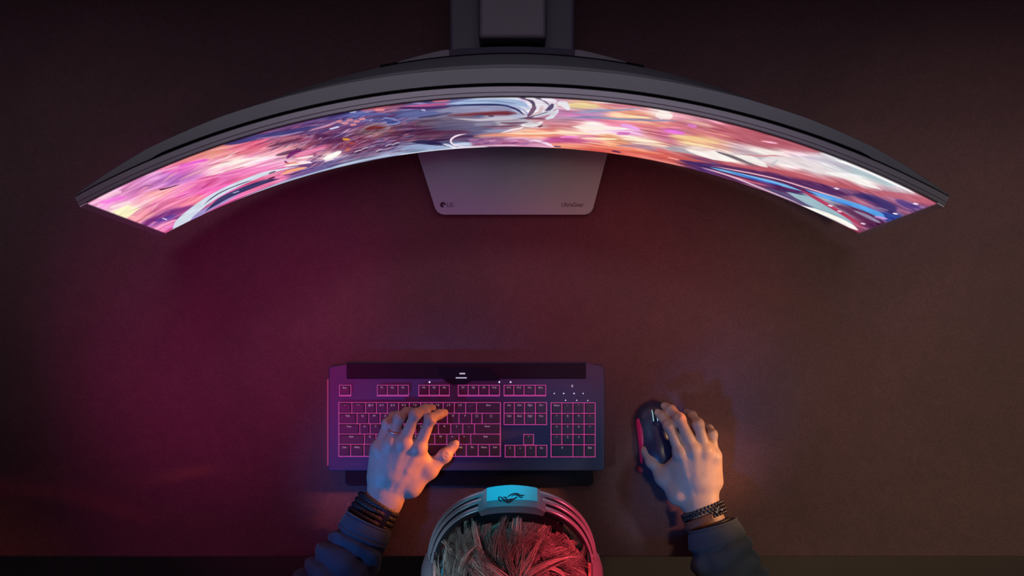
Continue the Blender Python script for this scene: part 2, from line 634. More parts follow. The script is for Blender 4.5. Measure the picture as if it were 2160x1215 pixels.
part('stand_neck', bm_mesh('stand_neck', bm), M_mon_dark, monitor)
bm = bmesh.new()
add_box(bm, (-0.072, 0.262, 0.22), (0.072, 0.300, 0.41), bevel=0.006)
part('mount_hub', bm_mesh('mount_hub', bm), M_mon_dark, monitor)

# ---------- marks on the base
ZB = 0.0093
def base_pt(px, py):
    p = at(px, py, ZB)
    return p
c0 = base_pt(934.5, 432)
bm = bmesh.new()
def arc_band(bm, c, r0, r1, a0, a1, z0, z1, n=28):
    rows = []
    for i in range(n + 1):
        a = a0 + (a1 - a0) * i / n
        rows.append([bm.verts.new((c[0] + r * math.cos(a), c[1] + r * math.sin(a), z)) for r, z in ((r0, z0), (r1, z0), (r1, z1), (r0, z1))])
    for A, B in zip(rows[:-1], rows[1:]):
        for k in range(4):
            bm.faces.new([A[k], A[(k + 1) % 4], B[(k + 1) % 4], B[k]])
    bm.faces.new(rows[0]); bm.faces.new(rows[-1][::-1])
rr = 0.0043
# dark disc with a face-like cut: outer ring gap, an L bar and a dot stay grey
arc_band(bm, c0, 0.0034, rr, 0.0, 1.5 * PI + 0.25, ZB - 0.0002, ZB + 0.0001)
arc_band(bm, c0, 0.0014, 0.0030, 0.3, 1.5 * PI, ZB - 0.0002, ZB + 0.0001)
arc_band(bm, c0, 0.0030, 0.00345, PI * 0.55, PI * 1.45, ZB - 0.0002, ZB + 0.0001)
add_box(bm, (c0[0] - 0.0005, c0[1] - 0.0017, ZB - 0.0002), (c0[0] + 0.0004, c0[1] + 0.0018, ZB + 0.0001))
add_box(bm, (c0[0] + 0.0008, c0[1] - 0.0004, ZB - 0.0002), (c0[0] + 0.0040, c0[1] + 0.0004, ZB + 0.0001))
part('round_logo', bm_mesh('round_logo', bm), M_ink, monitor, parent=base)
me = text_mesh('logo_letters', 'LG', 0.0092, 0.0001)
p = base_pt(949.5, 432.5)
move_mesh(me, (p.x, p.y, ZB), Matrix.Diagonal((0.92, 1, 1, 1)))
part('logo_letters', me, M_ink, monitor, parent=base)
me = text_mesh('brand_lettering', 'UltraGear', 0.0088, 0.0001)
p = base_pt(1207.5, 432)
move_mesh(me, (p.x, p.y, ZB), Matrix.Diagonal((0.93, 1, 1, 1)))
part('brand_lettering', me, M_ink, monitor, parent=base)

# ---------- the picture on the screen: painted per vertex on a dense curved sheet
NU, NV = 1500, 150
ths = np.linspace(-TH, TH, NU)
hs = np.linspace(0.0, S_H, NV)
UU, VV = np.meshgrid(np.linspace(0, 1790, NU), np.linspace(100, 0, NV), indexing='ij')

def to_uv(pts):
    """photo pixel on the screen -> unrolled screen coordinates (0..1790 across, 0..100 down)"""
    a = np.array(pts, float)
    px, py = a[:, 0], a[:, 1]
    lo = np.full(len(a), -0.25); hi = np.full(len(a), 0.75)
    for _ in range(45):
        h = 0.5 * (lo + hi)
        z = ORG.z + h * ct
        for __ in range(3):
            s = FPX / (CAM_H - z)
            x = np.clip((px - 1080) / s, -1.0, 1.0)
            th = np.arcsin(x / R_S)
            y = R_S * (np.cos(th) - 1)
            z = ORG.z + h * ct - y * st_
        Y = ORG.y + y * ct + h * st_
        pyy = 607.5 - Y * FPX / (CAM_H - z)
        up = pyy > py
        lo = np.where(up, h, lo); hi = np.where(up, hi, h)
    return np.stack([(th / TH + 1) * 895.0, (1 - 0.5 * (lo + hi) / S_H) * 100.0], 1)

ART = np.zeros((NU, NV, 3))
SAMP = [
(190,427,255,170,200),(215,420,250,200,230),(235,425,245,130,225),(262,418,245,150,215),(250,433,255,215,225),(258,445,255,250,200),(275,400,215,130,180),(300,395,205,130,195),(310,418,250,180,200),(330,405,255,165,150),(345,432,225,120,165),(300,455,250,160,170),(330,460,130,50,130),(350,460,90,60,150),(375,448,170,70,130),(340,475,255,150,200),(360,485,200,80,140),(375,405,250,140,190),(400,400,215,100,180),(390,425,250,140,170),(330,385,215,140,210),(370,375,200,130,210),
(400,335,235,140,140),(400,348,230,90,200),(450,325,230,150,140),(395,365,200,120,200),(430,350,250,180,200),(480,345,255,225,220),(520,342,255,215,215),(550,333,255,220,225),(500,318,215,110,130),(540,305,225,100,130),(560,320,210,120,140),(430,385,220,90,150),(500,365,240,120,190),(560,350,240,130,190),(590,340,250,200,220),(470,395,245,100,180),(400,405,230,90,170),(400,420,250,130,150),(520,375,220,100,140),(580,355,230,120,170),
(620,270,110,70,120),(650,260,85,60,115),(700,245,80,70,130),(760,238,90,100,160),(800,232,150,90,120),(640,300,150,80,110),(620,312,220,150,150),(700,290,90,50,90),(740,300,110,50,80),(780,275,120,90,100),(800,270,110,60,60),(820,255,70,80,140),(660,318,200,100,140),(640,330,250,190,200),(700,325,250,220,220),(720,310,140,60,90),(760,320,110,60,100),(800,315,100,70,110),(830,300,100,80,120),(650,345,110,80,140),(700,343,100,90,140),(760,330,130,130,160),(820,325,170,180,210),(680,270,95,60,110),(740,270,100,65,115),(600,300,180,110,130),
(900,235,85,90,140),(870,240,95,100,150),(950,235,120,115,140),(1000,230,150,150,185),(1050,230,165,170,200),(900,255,95,75,95),(950,265,80,75,105),(1000,260,130,125,150),(1040,262,185,180,190),(1000,270,95,95,135),(960,280,80,55,90),(900,285,80,45,70),(900,300,50,40,80),(880,310,130,145,175),(920,312,160,180,215),(850,315,140,150,180),(940,318,200,210,230),(1050,205,220,230,235),(1000,210,150,170,210),(960,212,90,95,145),(870,270,85,50,80),(850,285,90,45,75),
(1130,262,200,200,210),(1075,270,150,120,140),(1060,275,130,130,165),(1090,278,245,190,160),(1120,285,250,180,140),(1060,300,150,90,130),(1100,300,170,100,140),(1130,300,210,150,180),(1160,260,205,110,120),(1200,265,200,120,130),(1180,252,170,140,160),(1190,240,190,120,170),(1240,240,200,120,180),(1222,222,230,210,150),(1260,222,235,150,110),(1200,212,220,160,150),(1170,208,190,140,190),(1150,225,230,225,235),(1250,232,160,150,190),(1150,275,225,130,120),(1250,270,255,235,225),(1200,280,255,220,190),(1180,293,190,80,140),(1230,292,215,120,150),(1200,308,240,150,120),(1250,306,235,130,110),(1260,315,210,80,70),
(1300,222,205,130,150),(1340,228,230,150,160),(1300,240,245,190,150),(1350,245,230,160,120),(1400,240,250,230,225),(1440,245,230,150,170),(1300,255,225,120,150),(1350,262,220,120,130),(1400,262,215,120,115),(1450,275,200,105,110),(1480,270,200,105,110),(1480,262,195,140,160),(1330,275,230,170,230),(1380,280,200,120,120),(1420,277,215,100,200),(1400,290,200,100,140),(1440,290,240,200,140),(1480,298,245,190,140),(1340,293,255,225,200),(1380,300,250,210,180),(1300,300,225,150,110),(1350,308,170,130,150),(1430,315,190,180,185),(1480,320,255,240,230),(1330,315,240,130,105),(1400,328,215,95,90),(1450,330,200,95,90),(1320,322,220,100,90),(1400,338,230,130,120),(1450,340,100,50,90),(1490,345,70,50,120),
(1500,262,200,120,140),(1520,275,190,95,105),(1560,285,180,90,105),(1600,300,175,90,105),(1650,305,165,85,105),(1690,312,175,95,110),(1500,300,235,180,150),(1520,305,220,160,140),(1560,312,190,160,175),(1500,325,255,240,235),(1540,330,250,235,230),(1600,318,245,235,230),(1650,320,235,215,215),(1700,330,225,215,225),(1600,335,215,215,220),(1650,345,240,230,230),(1700,350,230,220,225),(1730,365,225,220,225),(1540,345,190,90,95),(1600,350,180,80,95),(1650,360,190,90,100),(1700,370,195,100,110),(1500,345,110,45,80),(1550,358,90,40,85),(1600,365,90,40,85),(1650,378,85,40,90),(1700,385,85,40,90),(1730,395,80,45,100),
(1750,340,225,220,225),(1780,345,210,210,215),(1800,350,170,190,195),(1830,365,180,200,205),(1860,380,190,205,210),(1770,365,225,220,225),(1830,385,250,245,240),(1880,398,225,232,235),(1910,408,235,220,225),(1940,415,200,100,120),(1900,415,185,95,115),(1850,405,185,95,115),(1800,395,190,95,110),(1750,385,200,110,120),(1750,405,70,45,100),(1800,410,80,50,105),(1840,420,70,45,100),(1870,430,50,45,100),(1880,415,170,90,120),(1910,430,90,65,130),(1930,435,120,90,150),(1900,440,180,100,120),(1860,445,40,50,120),(1880,455,40,70,150),(1820,425,190,95,110),(1850,440,190,110,150),(1780,430,100,50,90),(1820,450,95,45,85),(1840,470,80,35,75),(1800,460,160,70,100),(1760,430,165,190,200),(1780,450,150,185,195),
]
sa = np.array(SAMP, float)
suv = to_uv(sa[:, :2])
# value noise, stretched along the screen
def vnoise(u, v, seed):
    rs = np.random.RandomState(seed)
    T = rs.rand(256, 64)
    iu = np.floor(u).astype(int); iv = np.floor(v).astype(int)
    fu = u - iu; fv = v - iv
    fu = fu * fu * (3 - 2 * fu); fv = fv * fv * (3 - 2 * fv)
    g = lambda a, b_: T[a % 256, b_ % 64]
    return (g(iu, iv) * (1 - fu) + g(iu + 1, iv) * fu) * (1 - fv) + (g(iu, iv + 1) * (1 - fu) + g(iu + 1, iv + 1) * fu) * fv
wu = UU + 26 * (vnoise(UU / 60, VV / 9, 1) - 0.5)
wv = VV + 7 * (vnoise(UU / 80, VV / 12, 2) - 0.5) + 1.8 * (vnoise(UU / 40, VV / 4, 3) - 0.5)
num = np.zeros((NU, NV, 3)); den = np.full((NU, NV), 1e-9)
for (u, v), c in zip(suv, sa[:, 2:]):
    i0 = max(0, int((u - 170) / 1790 * NU)); i1 = min(NU, int((u + 170) / 1790 * NU))
    d = ((wu[i0:i1] - u) / 21.0) ** 2 + ((wv[i0:i1] - v) / 6.0) ** 2
    wgt = np.exp(-d * 0.55) + 0.004 / (1 + d) ** 2
    den[i0:i1] += wgt
    num[i0:i1] += wgt[:, :, None] * c
ART = num / den[:, :, None]
# streaks
stk = (vnoise(wu / 60, wv / 2.2, 5) - 0.5) * 1.15 + (vnoise(wu / 26, wv / 1.2, 6) - 0.5) * 0.55
amp = 52 + 0 * UU
ART += (stk * amp)[:, :, None] * np.array([0.9, 1.0, 0.9])
pk = np.clip(vnoise(wu / 45, wv / 4.5, 9) - 0.62, 0, 1) * 2.0
ART += pk[:, :, None] * np.array([50, 40, 45])

def stroke(pts, w, col, alpha=1.0, soft=1.2, taper=True):
    """painted stroke; w = width (scalar or per point) in unrolled picture units"""
    uv = to_uv(pts)
    n = len(uv)
    wd = np.full(n, float(w)) if not hasattr(w, '__len__') else np.interp(np.linspace(0, 1, n), np.linspace(0, 1, len(w)), w)
    m = wd.max() + 4
    i0 = max(0, int((uv[:, 0].min() - m) / 1790 * NU)); i1 = min(NU, int((uv[:, 0].max() + m) / 1790 * NU) + 2)
    if i1 <= i0:
        return
    U = UU[i0:i1]; V = VV[i0:i1]
    best = np.full(U.shape, -1e9)
    # smooth the polyline
    t = np.linspace(0, n - 1, max(2, (n - 1) * 6 + 1))
    if n > 2:
        k = np.arange(n)
        def cr(x):
            out = []
            for s in t:
                i = min(int(s), n - 2); f = s - i
                p0, p1, p2, p3 = x[max(i - 1, 0)], x[i], x[i + 1], x[min(i + 2, n - 1)]
                out.append(0.5 * (2 * p1 + (-p0 + p2) * f + (2 * p0 - 5 * p1 + 4 * p2 - p3) * f * f + (-p0 + 3 * p1 - 3 * p2 + p3) * f ** 3))
            return np.array(out)
        uv = np.stack([cr(uv[:, 0]), cr(uv[:, 1])], 1)
        wd = np.interp(t, k, wd)
        n = len(uv)
    tot = n - 1
    for i in range(n - 1):
        a, b_ = uv[i], uv[i + 1]
        d = b_ - a; L = (d * d).sum() + 1e-9
        s = np.clip(((U - a[0]) * d[0] + (V - a[1]) * d[1]) / L, 0, 1)
        dist = np.sqrt((U - a[0] - s * d[0]) ** 2 + (V - a[1] - s * d[1]) ** 2)
        ww = (wd[i] + (wd[i + 1] - wd[i]) * s) * 0.5
        if taper:
            g = (i + s) / tot
            ww = ww * np.clip(np.minimum(g, 1 - g) * 5 + 0.12, 0, 1)
        best = np.maximum(best, ww - dist)
    a = np.clip(best / (soft * 1.5) + 0.5, 0, 1)
    a = a * a * (3 - 2 * a) * alpha
    cc = np.array(col, float)[None, None, :] + 26 * (vnoise(U / 24, V / 1.6, 77) - 0.5)[:, :, None]
    ART[i0:i1] = ART[i0:i1] * (1 - a[:, :, None]) + a[:, :, None] * cc

def blob(px, py, ru, rv, col, alpha=1.0, soft=0.5):
    u, v = to_uv([(px, py)])[0]
    i0 = max(0, int((u - ru * 2) / 1790 * NU)); i1 = min(NU, int((u + ru * 2) / 1790 * NU) + 2)
    d = np.sqrt(((UU[i0:i1] - u) / ru) ** 2 + ((VV[i0:i1] - v) / rv) ** 2)
    a = np.clip((1 - d) / soft + 0.5, 0, 1) * alpha
    ART[i0:i1] = ART[i0:i1] * (1 - a[:, :, None]) + a[:, :, None] * np.array(col, float)

arng = random.Random(31)
# tangle of small shards around the figure's hair
u_lo, u_hi = to_uv([(560, 320)])[0][0], to_uv([(900, 250)])[0][0]
pal = [(200, 120, 150), (70, 40, 90), (110, 60, 110), (45, 30, 70), (160, 80, 110), (80, 80, 140), (225, 160, 170), (120, 40, 70), (60, 50, 110), (190, 170, 210)]
def raw_stroke(u, v, du, dv, w, col, al, bnd=0.4):
    i0 = max(0, int((u - abs(du) - 6) / 1790 * NU)); i1 = min(NU, int((u + abs(du) + 6) / 1790 * NU) + 2)
    U = UU[i0:i1]; V = VV[i0:i1]
    L = du * du + dv * dv
    s = np.clip(((U - u) * du + (V - v) * dv) / L, -1, 1)
    bend = bnd * (1 - s * s)
    dist = np.sqrt((U - u - s * du) ** 2 + (V - v - s * dv + bend) ** 2)
    a = np.clip((w * (1 - 0.7 * np.abs(s)) - dist) / 0.9 + 0.5, 0, 1) * al
    ART[i0:i1] = ART[i0:i1] * (1 - a[:, :, None]) + a[:, :, None] * np.array(col, float)
for i in range(620):
    g = arng.random()
    u = u_lo + (u_hi - u_lo) * g
    v = arng.uniform(4, 92)
    du = arng.uniform(4, 22); dv = -du * arng.uniform(-0.10, 0.26)
    raw_stroke(u, v, du, dv, arng.uniform(0.4, 1.2), arng.choice(pal), arng.uniform(0.3, 0.8) * min(1, 6 * g + 0.25) * min(1, 5 * (1 - g) + 0.3))
# soft streaks in the pink sky, left and right
ul, ur = 20, to_uv([(560, 330)])[0][0]
for i in range(110):
    u = arng.uniform(ul, ur); v = arng.uniform(4, 80)
    raw_stroke(u, v, arng.uniform(12, 34), -arng.uniform(0, 3), arng.uniform(0.5, 1.5),
               arng.choice([(255, 225, 230), (250, 140, 200), (235, 110, 160), (255, 190, 180), (205, 100, 170), (250, 160, 220)]), arng.uniform(0.2, 0.6))
ul, ur = to_uv([(1180, 260)])[0][0], to_uv([(1520, 300)])[0][0]
for i in range(110):
    u = arng.uniform(ul, ur); v = arng.uniform(5, 88)
    raw_stroke(u, v, arng.uniform(12, 38), arng.uniform(-1, 2), arng.uniform(0.5, 1.4),
               arng.choice([(255, 225, 190), (235, 120, 120), (225, 110, 170), (200, 95, 100), (255, 200, 150), (170, 130, 170)]), arng.uniform(0.2, 0.55))

S = stroke
# ---- left side
S([(205,418),(230,410),(255,402)], 7, (255,205,225), .8)
S([(210,428),(240,420),(262,414)], 6, (250,120,225), .8)
S([(232,438),(255,430),(275,424)], 5, (255,225,230), .9)
S([(243,448),(258,441),(275,433)], 6, (255,250,205), .95)
S([(270,458),(285,455)], 4, (255,200,185), .8)
S([(300,470),(335,458),(385,441),(420,430)], [7,10,8,3], (125,50,125), .85, 4)
S([(325,466),(350,460),(370,452)], [5,6,3], (75,55,150), .8, 3)
S([(332,478),(352,470),(372,462)], 4, (255,165,200), .9)
S([(345,482),(365,476),(378,467)], 3, (250,130,225), .9)
S([(335,400),(352,396),(378,388)], [3.5,2,1], (70,20,50), .95, .8)
S([(302,392),(322,390)], 2, (140,80,130), .8)
S([(300,372),(380,350),(430,342)], 3, (255,190,220), .7)
S([(375,352),(410,342),(440,335)], 4, (235,90,215), .8)
S([(380,342),(430,325),(480,318)], 5, (240,150,130), .6, 3)
S([(440,356),(500,340),(560,330)], [3,6,2], (255,240,235), .9)
S([(430,372),(490,356),(545,345)], [2,4,2], (255,225,225), .8)
S([(470,362),(520,350)], 2, (205,90,130), .7)
S([(430,350),(490,338)], 1.5, (185,95,120), .7)
S([(400,385),(460,372),(520,364)], 3, (250,150,200), .7)
S([(410,410),(460,396),(500,384)], [4,6,3], (255,110,195), .8)
S([(500,375),(560,352),(610,340)], [3,5,3], (245,140,200), .7)
S([(540,352),(580,342),(604,336)], 3, (255,210,225), .9)
# ---- white shoulder guard and navy band
S([(366,487),(378,474),(396,455),(430,427),(470,403),(520,380),(570,362),(630,350)], [20,17,15,12,11,9,7,4], (215,224,238), 1, 1)
S([(400,470),(425,448),(470,424),(520,398)], [7,8,7,3], (165,150,208), 1, 1)
S([(432,446),(470,418),(520,396),(560,382),(590,376)], [4,9,10,8,3], (58,55,102), 1, 1)
S([(430,430),(460,408),(500,390),(532,379)], 1.6, (45,42,80), .95, .7)
S([(445,445),(490,425),(545,403),(585,388)], [4,6,5,2], (185,65,130), .9, 1)
S([(490,407),(505,402)], 2, (190,190,225), .9, .7)
S([(462,440),(520,414),(600,384),(660,366),(740,345),(850,325)], [3,4,6,6,6,5], (170,185,215), 1, 1)
S([(590,368),(620,358),(648,352)], [3,6,4], (250,175,140), 1, 1)
S([(596,369),(618,366),(636,361)], 2, (60,30,60), .9, .7)
S([(565,378),(580,372)], 4, (90,30,60), .9, .8)
S([(566,366),(582,360)], 2.5, (70,60,80), .9, .7)
# ---- navy strands from the top
S([(462,306),(500,298),(560,285),(620,276),(680,262)], [2,8,9,8,3], (62,58,118), .95, 1.2)
S([(540,292),(600,284),(640,276)], 1.5, (190,160,200), .8, .8)
S([(560,310),(600,300),(640,290)], [2,5,2], (100,50,80), .85, 1.2)
S([(580,328),(610,320),(640,312)], [3,7,3], (95,55,85), .9, 1.2)
S([(604,334),(618,322),(636,316)], [3,7,4], (120,40,110), .95, 1)
S([(600,338),(612,345),(650,341)], [4,6,3], (118,40,108), .95, 1)
S([(622,333),(650,320),(690,309)], [9,8,3], (232,132,172), 1, 1)
S([(624,334),(645,331),(662,328)], [3,4,3], (255,232,228), 1, 1)
S([(600,350),(640,342),(658,342)], [5,7,3], (255,238,238), .95, 1)
S([(598,345),(630,342)], 3, (245,150,110), .9, 1)
S([(600,362),(640,352)], 4, (250,170,125), .9, 1)
S([(682,336),(700,328),(720,318)], [5,10,6], (255,246,240), 1, .8)
S([(683,340),(705,334)], 3, (235,215,225), 1, .8)
S([(648,276),(690,264),(718,252)], [2,3,2], (205,145,175), .95, .8)
S([(694,272),(716,266)], 3, (205,205,238), 1, .7)
for (x, y) in ((716,255),(728,259),(738,252),(752,255),(764,250),(745,262)):
    S([(x-7,y+1),(x+7,y-1)], 4, (222,140,152), .9, 1)
S([(735,236),(752,234)], 3, (200,210,240), 1, .7)
S([(720,244),(770,240),(830,240)], [2,6,2], (92,102,168), .9, 1.2)
S([(755,232),(790,226),(830,220)], [4,6,3], (215,105,110), .85, 1)
S([(790,232),(812,230)], 4, (235,140,150), .9, 1)
S([(722,293),(738,293)], 5, (222,150,50), .95, 1.2)
S([(735,300),(748,302)], 4, (190,80,60), .8, 1.2)
S([(728,318),(738,312)], 5, (205,110,80), .8, 1.5)
# ear-like ring
S([(755,279),(775,266),(800,260),(822,268),(800,278),(765,281)], 3, (150,120,128), .95, .9)
S([(770,272),(790,268),(812,269)], [3,6,3], (115,42,38), .95, 1)
S([(805,252),(815,248),(836,252),(842,258),(820,262),(808,256)], 3, (125,135,190), .95, .8)
S([(812,254),(834,257)], 6, (62,72,135), .95, 1)
for (x, y) in ((755,318),(770,312),(800,316),(820,305),(835,302)):
    S([(x-8,y+3),(x,y-1),(x+8,y-2)], 2.2, (205,190,205), .85, .8)
    S([(x-6,y+5),(x+8,y+1)], 2, (50,30,60), .85, .8)
S([(740,342),(790,335),(850,326)], 3, (120,120,165), .8, 1)
S([(700,352),(760,338),(830,326)], 3.5, (185,200,220), 1, 1)
# ---- the face, turned right
S([(905,262),(960,262),(1010,262),(1050,262)], [8,26,30,18], (98,92,122), .75, 9)
S([(930,250),(1000,252)], 10, (120,105,128), .6, 6)
S([(920,235),(985,228),(1050,228),(1090,238)], [6,13,14,8], (142,142,176), .85, 4)
S([(830,246),(880,240),(930,238)], [6,12,5], (92,102,155), .85, 3)
S([(880,247),(915,243),(955,236)], 3, (60,55,105), .8, 1.5)
S([(888,230),(898,232)], 3, (190,200,230), .9, 1)
S([(842,218),(870,216),(910,220)], 3, (170,155,205), .85, 1)
S([(850,224),(900,221),(955,217)], [2,5,3], (188,92,142), .95, 1)
S([(840,226),(900,227),(950,224)], 4, (72,30,88), .85, 1.2)
S([(910,213),(935,211),(950,210)], [3,4,2], (215,115,135), .95, 1)
S([(960,208),(1000,205)], 2, (225,150,170), .9, 1)
S([(940,219),(1000,214),(1060,213),(1100,218),(1118,228)], [3,9,11,10,4], (165,186,220), 1, 1.5)
S([(970,214),(1040,212),(1090,218)], 1.4, (95,120,160), .8, .8)
S([(985,207),(1050,204),(1095,207)], [2,5,3], (228,234,240), 1, 1)
S([(940,223),(1000,220),(1060,221),(1090,230),(1106,242)], [2,3.2,3.4,3.6,4], (42,52,98), 1, .8)
S([(1050,218),(1085,222),(1108,234),(1114,244)], [1,2,3,3], (150,165,205), .9, .8)
S([(945,243),(1000,240),(1050,238),(1088,238)], [2,6,8,7], (112,38,48), .95, 4)
S([(1000,244),(1022,243)], 3, (85,95,140), .9, 2)
S([(1030,244),(1042,244)], 2.4, (60,30,50), .9, 2)
S([(955,249),(1010,252),(1060,249),(1095,248)], [2,5,6,4], (200,192,204), .95, 2)
S([(1000,262),(1040,260)], 5, (160,155,175), .6, 4)
S([(1052,258),(1080,259),(1115,257)], [2,4,2], (112,72,95), .95, 1.2)
S([(1012,266),(1060,266),(1095,264)], [1,2.4,1.5], (115,45,72), .95, .8)
S([(1040,270),(1075,270)], 2, (140,90,125), .9, 1)
S([(1020,276),(1060,275),(1085,272)], [3,5,3], (150,155,190), .85, 2)
S([(1095,250),(1130,245),(1140,242)], [2,3,2], (70,60,95), .95, .8)
# chin, lips, bright edges
S([(1098,263),(1125,263),(1146,256)], [5,8,5], (238,230,234), 1, .8)
S([(1105,262),(1138,259)], 3, (195,200,200), .9, 1)
S([(1052,281),(1080,273),(1096,270),(1105,266)], [2,4,3,3], (252,225,228), 1, .8)
S([(1135,267),(1145,264)], 3, (80,40,55), .9, .7)
# helmet swirl
S([(1092,204),(1112,208),(1124,216),(1126,224)], [3,4,6,8], (92,78,108), 1, .8)
S([(1112,246),(1122,234),(1128,224)], [4,9,10], (110,80,108), .95, .8)
S([(1124,243),(1138,236),(1144,222)], [5,8,7], (216,192,196), 1, .8)
S([(1105,204),(1128,208),(1145,216)], [4,6,4], (232,228,236), 1, .8)
S([(1128,206),(1145,210),(1160,222)], [2,3,2], (100,90,120), .95, .7)
S([(1140,205),(1158,210),(1175,214)], [5,7,6], (235,228,238), 1, .8)
S([(1150,238),(1160,228),(1166,220)], [7,11,6], (88,78,114), 1, .8)
S([(1160,233),(1172,226),(1172,218)], [2,3.5,2.5], (225,228,235), 1, .7)
S([(1176,216),(1192,220),(1201,230)], [6,11,7], (232,230,238), 1, .8)
S([(1178,230),(1165,244),(1150,250)], [7,9,3], (222,222,232), 1, .8)
S([(1122,248),(1150,238),(1172,236)], [3,8,6], (212,210,222), 1, 1)
S([(1108,250),(1130,249),(1150,250)], [3,4,2], (125,75,98), .95, .8)
S([(1118,246),(1140,240),(1158,234)], 1.3, (60,60,95), .9, .6)
# ---- lower middle
S([(860,282),(920,279),(1000,277)], [6,10,4], (85,42,72), .8, 2)
S([(868,298),(910,300),(935,304)], [6,9,4], (42,36,78), .95, 1.5)
S([(845,316),(880,308),(930,312),(960,314)], [5,11,9,5], (150,168,205), .9, 2)
for k in range(6):
    S([(895+k*9,298+k*1.2),(918+k*8,306+k)], 1.6, (36,34,72), .85, .7)
S([(840,326),(900,319),(980,310)], 3, (215,220,236), .95, 1)
S([(935,303),(950,308),(962,311)], 2.2, (240,240,248), 1, .6)
S([(940,299),(955,305),(968,309)], 2, (30,34,50), 1, .6)
S([(952,312),(975,311),(1030,309)], 3, (240,232,242), .9, .8)
S([(988,294),(1020,298),(1060,300)], [8,13,9], (160,105,150), .9, 1.5)
for k in range(12):
    x = 990 + k * 12; y = 292 + (k * 7) % 12
    S([(x-7,y+1),(x+8,y-1)], 1.8, arng.choice([(95,50,110),(225,170,210),(110,90,160),(190,90,130),(240,215,235)]), .85, .7)
S([(1000,287),(1040,284),(1110,283),(1200,287)], [3,7,7,3], (243,152,118), .9, 5)
S([(1060,280),(1130,281),(1200,279),(1280,285)], [2,4,4,2], (255,228,195), .95, 1.2)
S([(984,281),(962,286),(951,295),(958,305),(985,309)], [2,3.5,4.5,4,2], (246,218,236), 1, .7)
S([(985,309),(1040,306),(1100,306)], 2.4, (238,210,228), .9, .8)
S([(1060,294),(1100,291),(1130,297)], 2.4, (222,182,215), .9, .8)
S([(1122,294),(1146,299),(1168,309)], [3,6,5], (242,218,236), 1, .8)
S([(1168,308),(1184,309)], 3, (75,65,110), .95, .8)
# ---- orange right part
S([(1205,204),(1260,214),(1330,219),(1400,232)], [2,3,2.5,2], (255,242,240), .95, .8)
S([(1200,222),(1230,222),(1265,224)], [5,10,5], (236,214,150), .8, 3)
S([(1205,238),(1260,233),(1310,231),(1360,227)], [2,5,3,2], (150,158,192), .9, 1.2)
S([(1195,248),(1240,246),(1300,250),(1380,253),(1430,254)], [2,4,4,3,2.5], (128,138,172), .9, 1)
S([(1290,242),(1330,245),(1378,248)], [2,5,2], (255,226,182), .9, 1.2)
S([(1385,240),(1400,241),(1418,247)], [8,16,7], (252,236,230), .95, 2)
S([(1400,230),(1480,246),(1560,262)], [2,3,2], (255,232,205), .9, 1)
S([(1205,266),(1245,269),(1300,270),(1330,272)], [3,9,6,2], (255,240,232), .95, 1.2)
S([(1230,278),(1290,276),(1340,276)], [2,3,2], (255,215,240), .85, 1)
S([(1308,262),(1328,266),(1352,275)], [4,7,4], (242,172,242), .9, 1.5)
S([(1300,281),(1330,281)], 6, (210,105,185), .8, 2)
S([(1400,274),(1425,277),(1446,282)], [2,6,3], (232,115,228), .95, 1.2)
S([(1450,262),(1470,267)], 5, (228,130,215), .85, 1.5)
S([(1180,289),(1200,288),(1222,290)], [3,5,3], (248,140,222), .9, 1)
S([(1140,298),(1180,294),(1240,298)], [4,8,4], (185,75,138), .7, 3)
S([(1224,290),(1270,292),(1305,293)], [2,5,2], (255,240,200), .95, 1)
S([(1310,292),(1350,295),(1400,301)], [2,5,2], (255,238,210), .95, 1)
S([(1330,300),(1380,305),(1410,308)], 3, (255,225,200), .9, 1)
S([(1300,306),(1350,308),(1385,315)], [3,6,3], (165,130,155), .8, 2)
S([(1410,284),(1450,289),(1500,298),(1518,302)], [3,6,6,2], (245,208,150), .9, 1.5)
S([(1430,298),(1480,306),(1510,312)], [2,5,3], (255,226,178), .85, 1.5)
S([(1405,311),(1440,317),(1476,326)], [4,9,4], (172,164,176), .9, 2)
S([(1445,314),(1475,322),(1510,330),(1560,342)], [3,9,14,4], (255,245,238), .98, 1.2)
S([(1180,312),(1260,314),(1340,321),(1420,331),(1500,343)], [3,6,9,10,5], (216,98,88), .8, 2.5)
S([(1250,308),(1320,315),(1400,324)], 3, (250,150,110), .8, 1.5)
S([(1290,317),(1310,321)], 4, (95,45,85), .9, 1.5)
S([(1408,331),(1436,337)], 2, (255,185,170), .95, .8)
S([(1432,336),(1470,346),(1520,356),(1580,368)], [3,9,9,4], (68,42,98), .95, 2)
# ---- right: red sky, white cloud
S([(1500,262),(1560,278),(1640,300),(1730,320)], [8,16,18,8], (182,92,106), .7, 5)
S([(1604,296),(1624,299),(1642,302)], [1,3.2,1.5], (255,180,205), 1, .7)
S([(1578,314),(1620,320),(1655,322)], [3,8,4], (248,238,232), .95, 1.2)
S([(1560,324),(1600,328),(1640,328),(1690,338)], [2,4,3,2], (212,142,148), .9, 1.2)
S([(1480,322),(1510,327),(1550,338)], [10,14,5], (255,246,240), .9, 2)
S([(1540,328),(1580,334),(1620,352)], [5,12,6], (248,242,236), .95, 1.5)
S([(1600,338),(1640,336),(1700,345),(1760,370)], [8,16,17,10], (232,220,222), .85, 3)
S([(1508,318),(1545,330),(1600,352)], [2,5.5,3], (118,106,116), .98, .9)
S([(1626,350),(1640,336)], 6, (195,195,205), .8, 3)
S([(1690,328),(1740,338),(1800,356)], [3,7,4], (190,180,200), .7, 2.5)
S([(1480,334),(1560,350),(1650,362),(1750,386),(1850,404)], [4,7,8,9,8], (192,92,104), .8, 2.5)
S([(1488,344),(1560,358),(1640,376),(1740,400),(1800,412)], [7,11,13,13,8], (84,42,92), .85, 3)
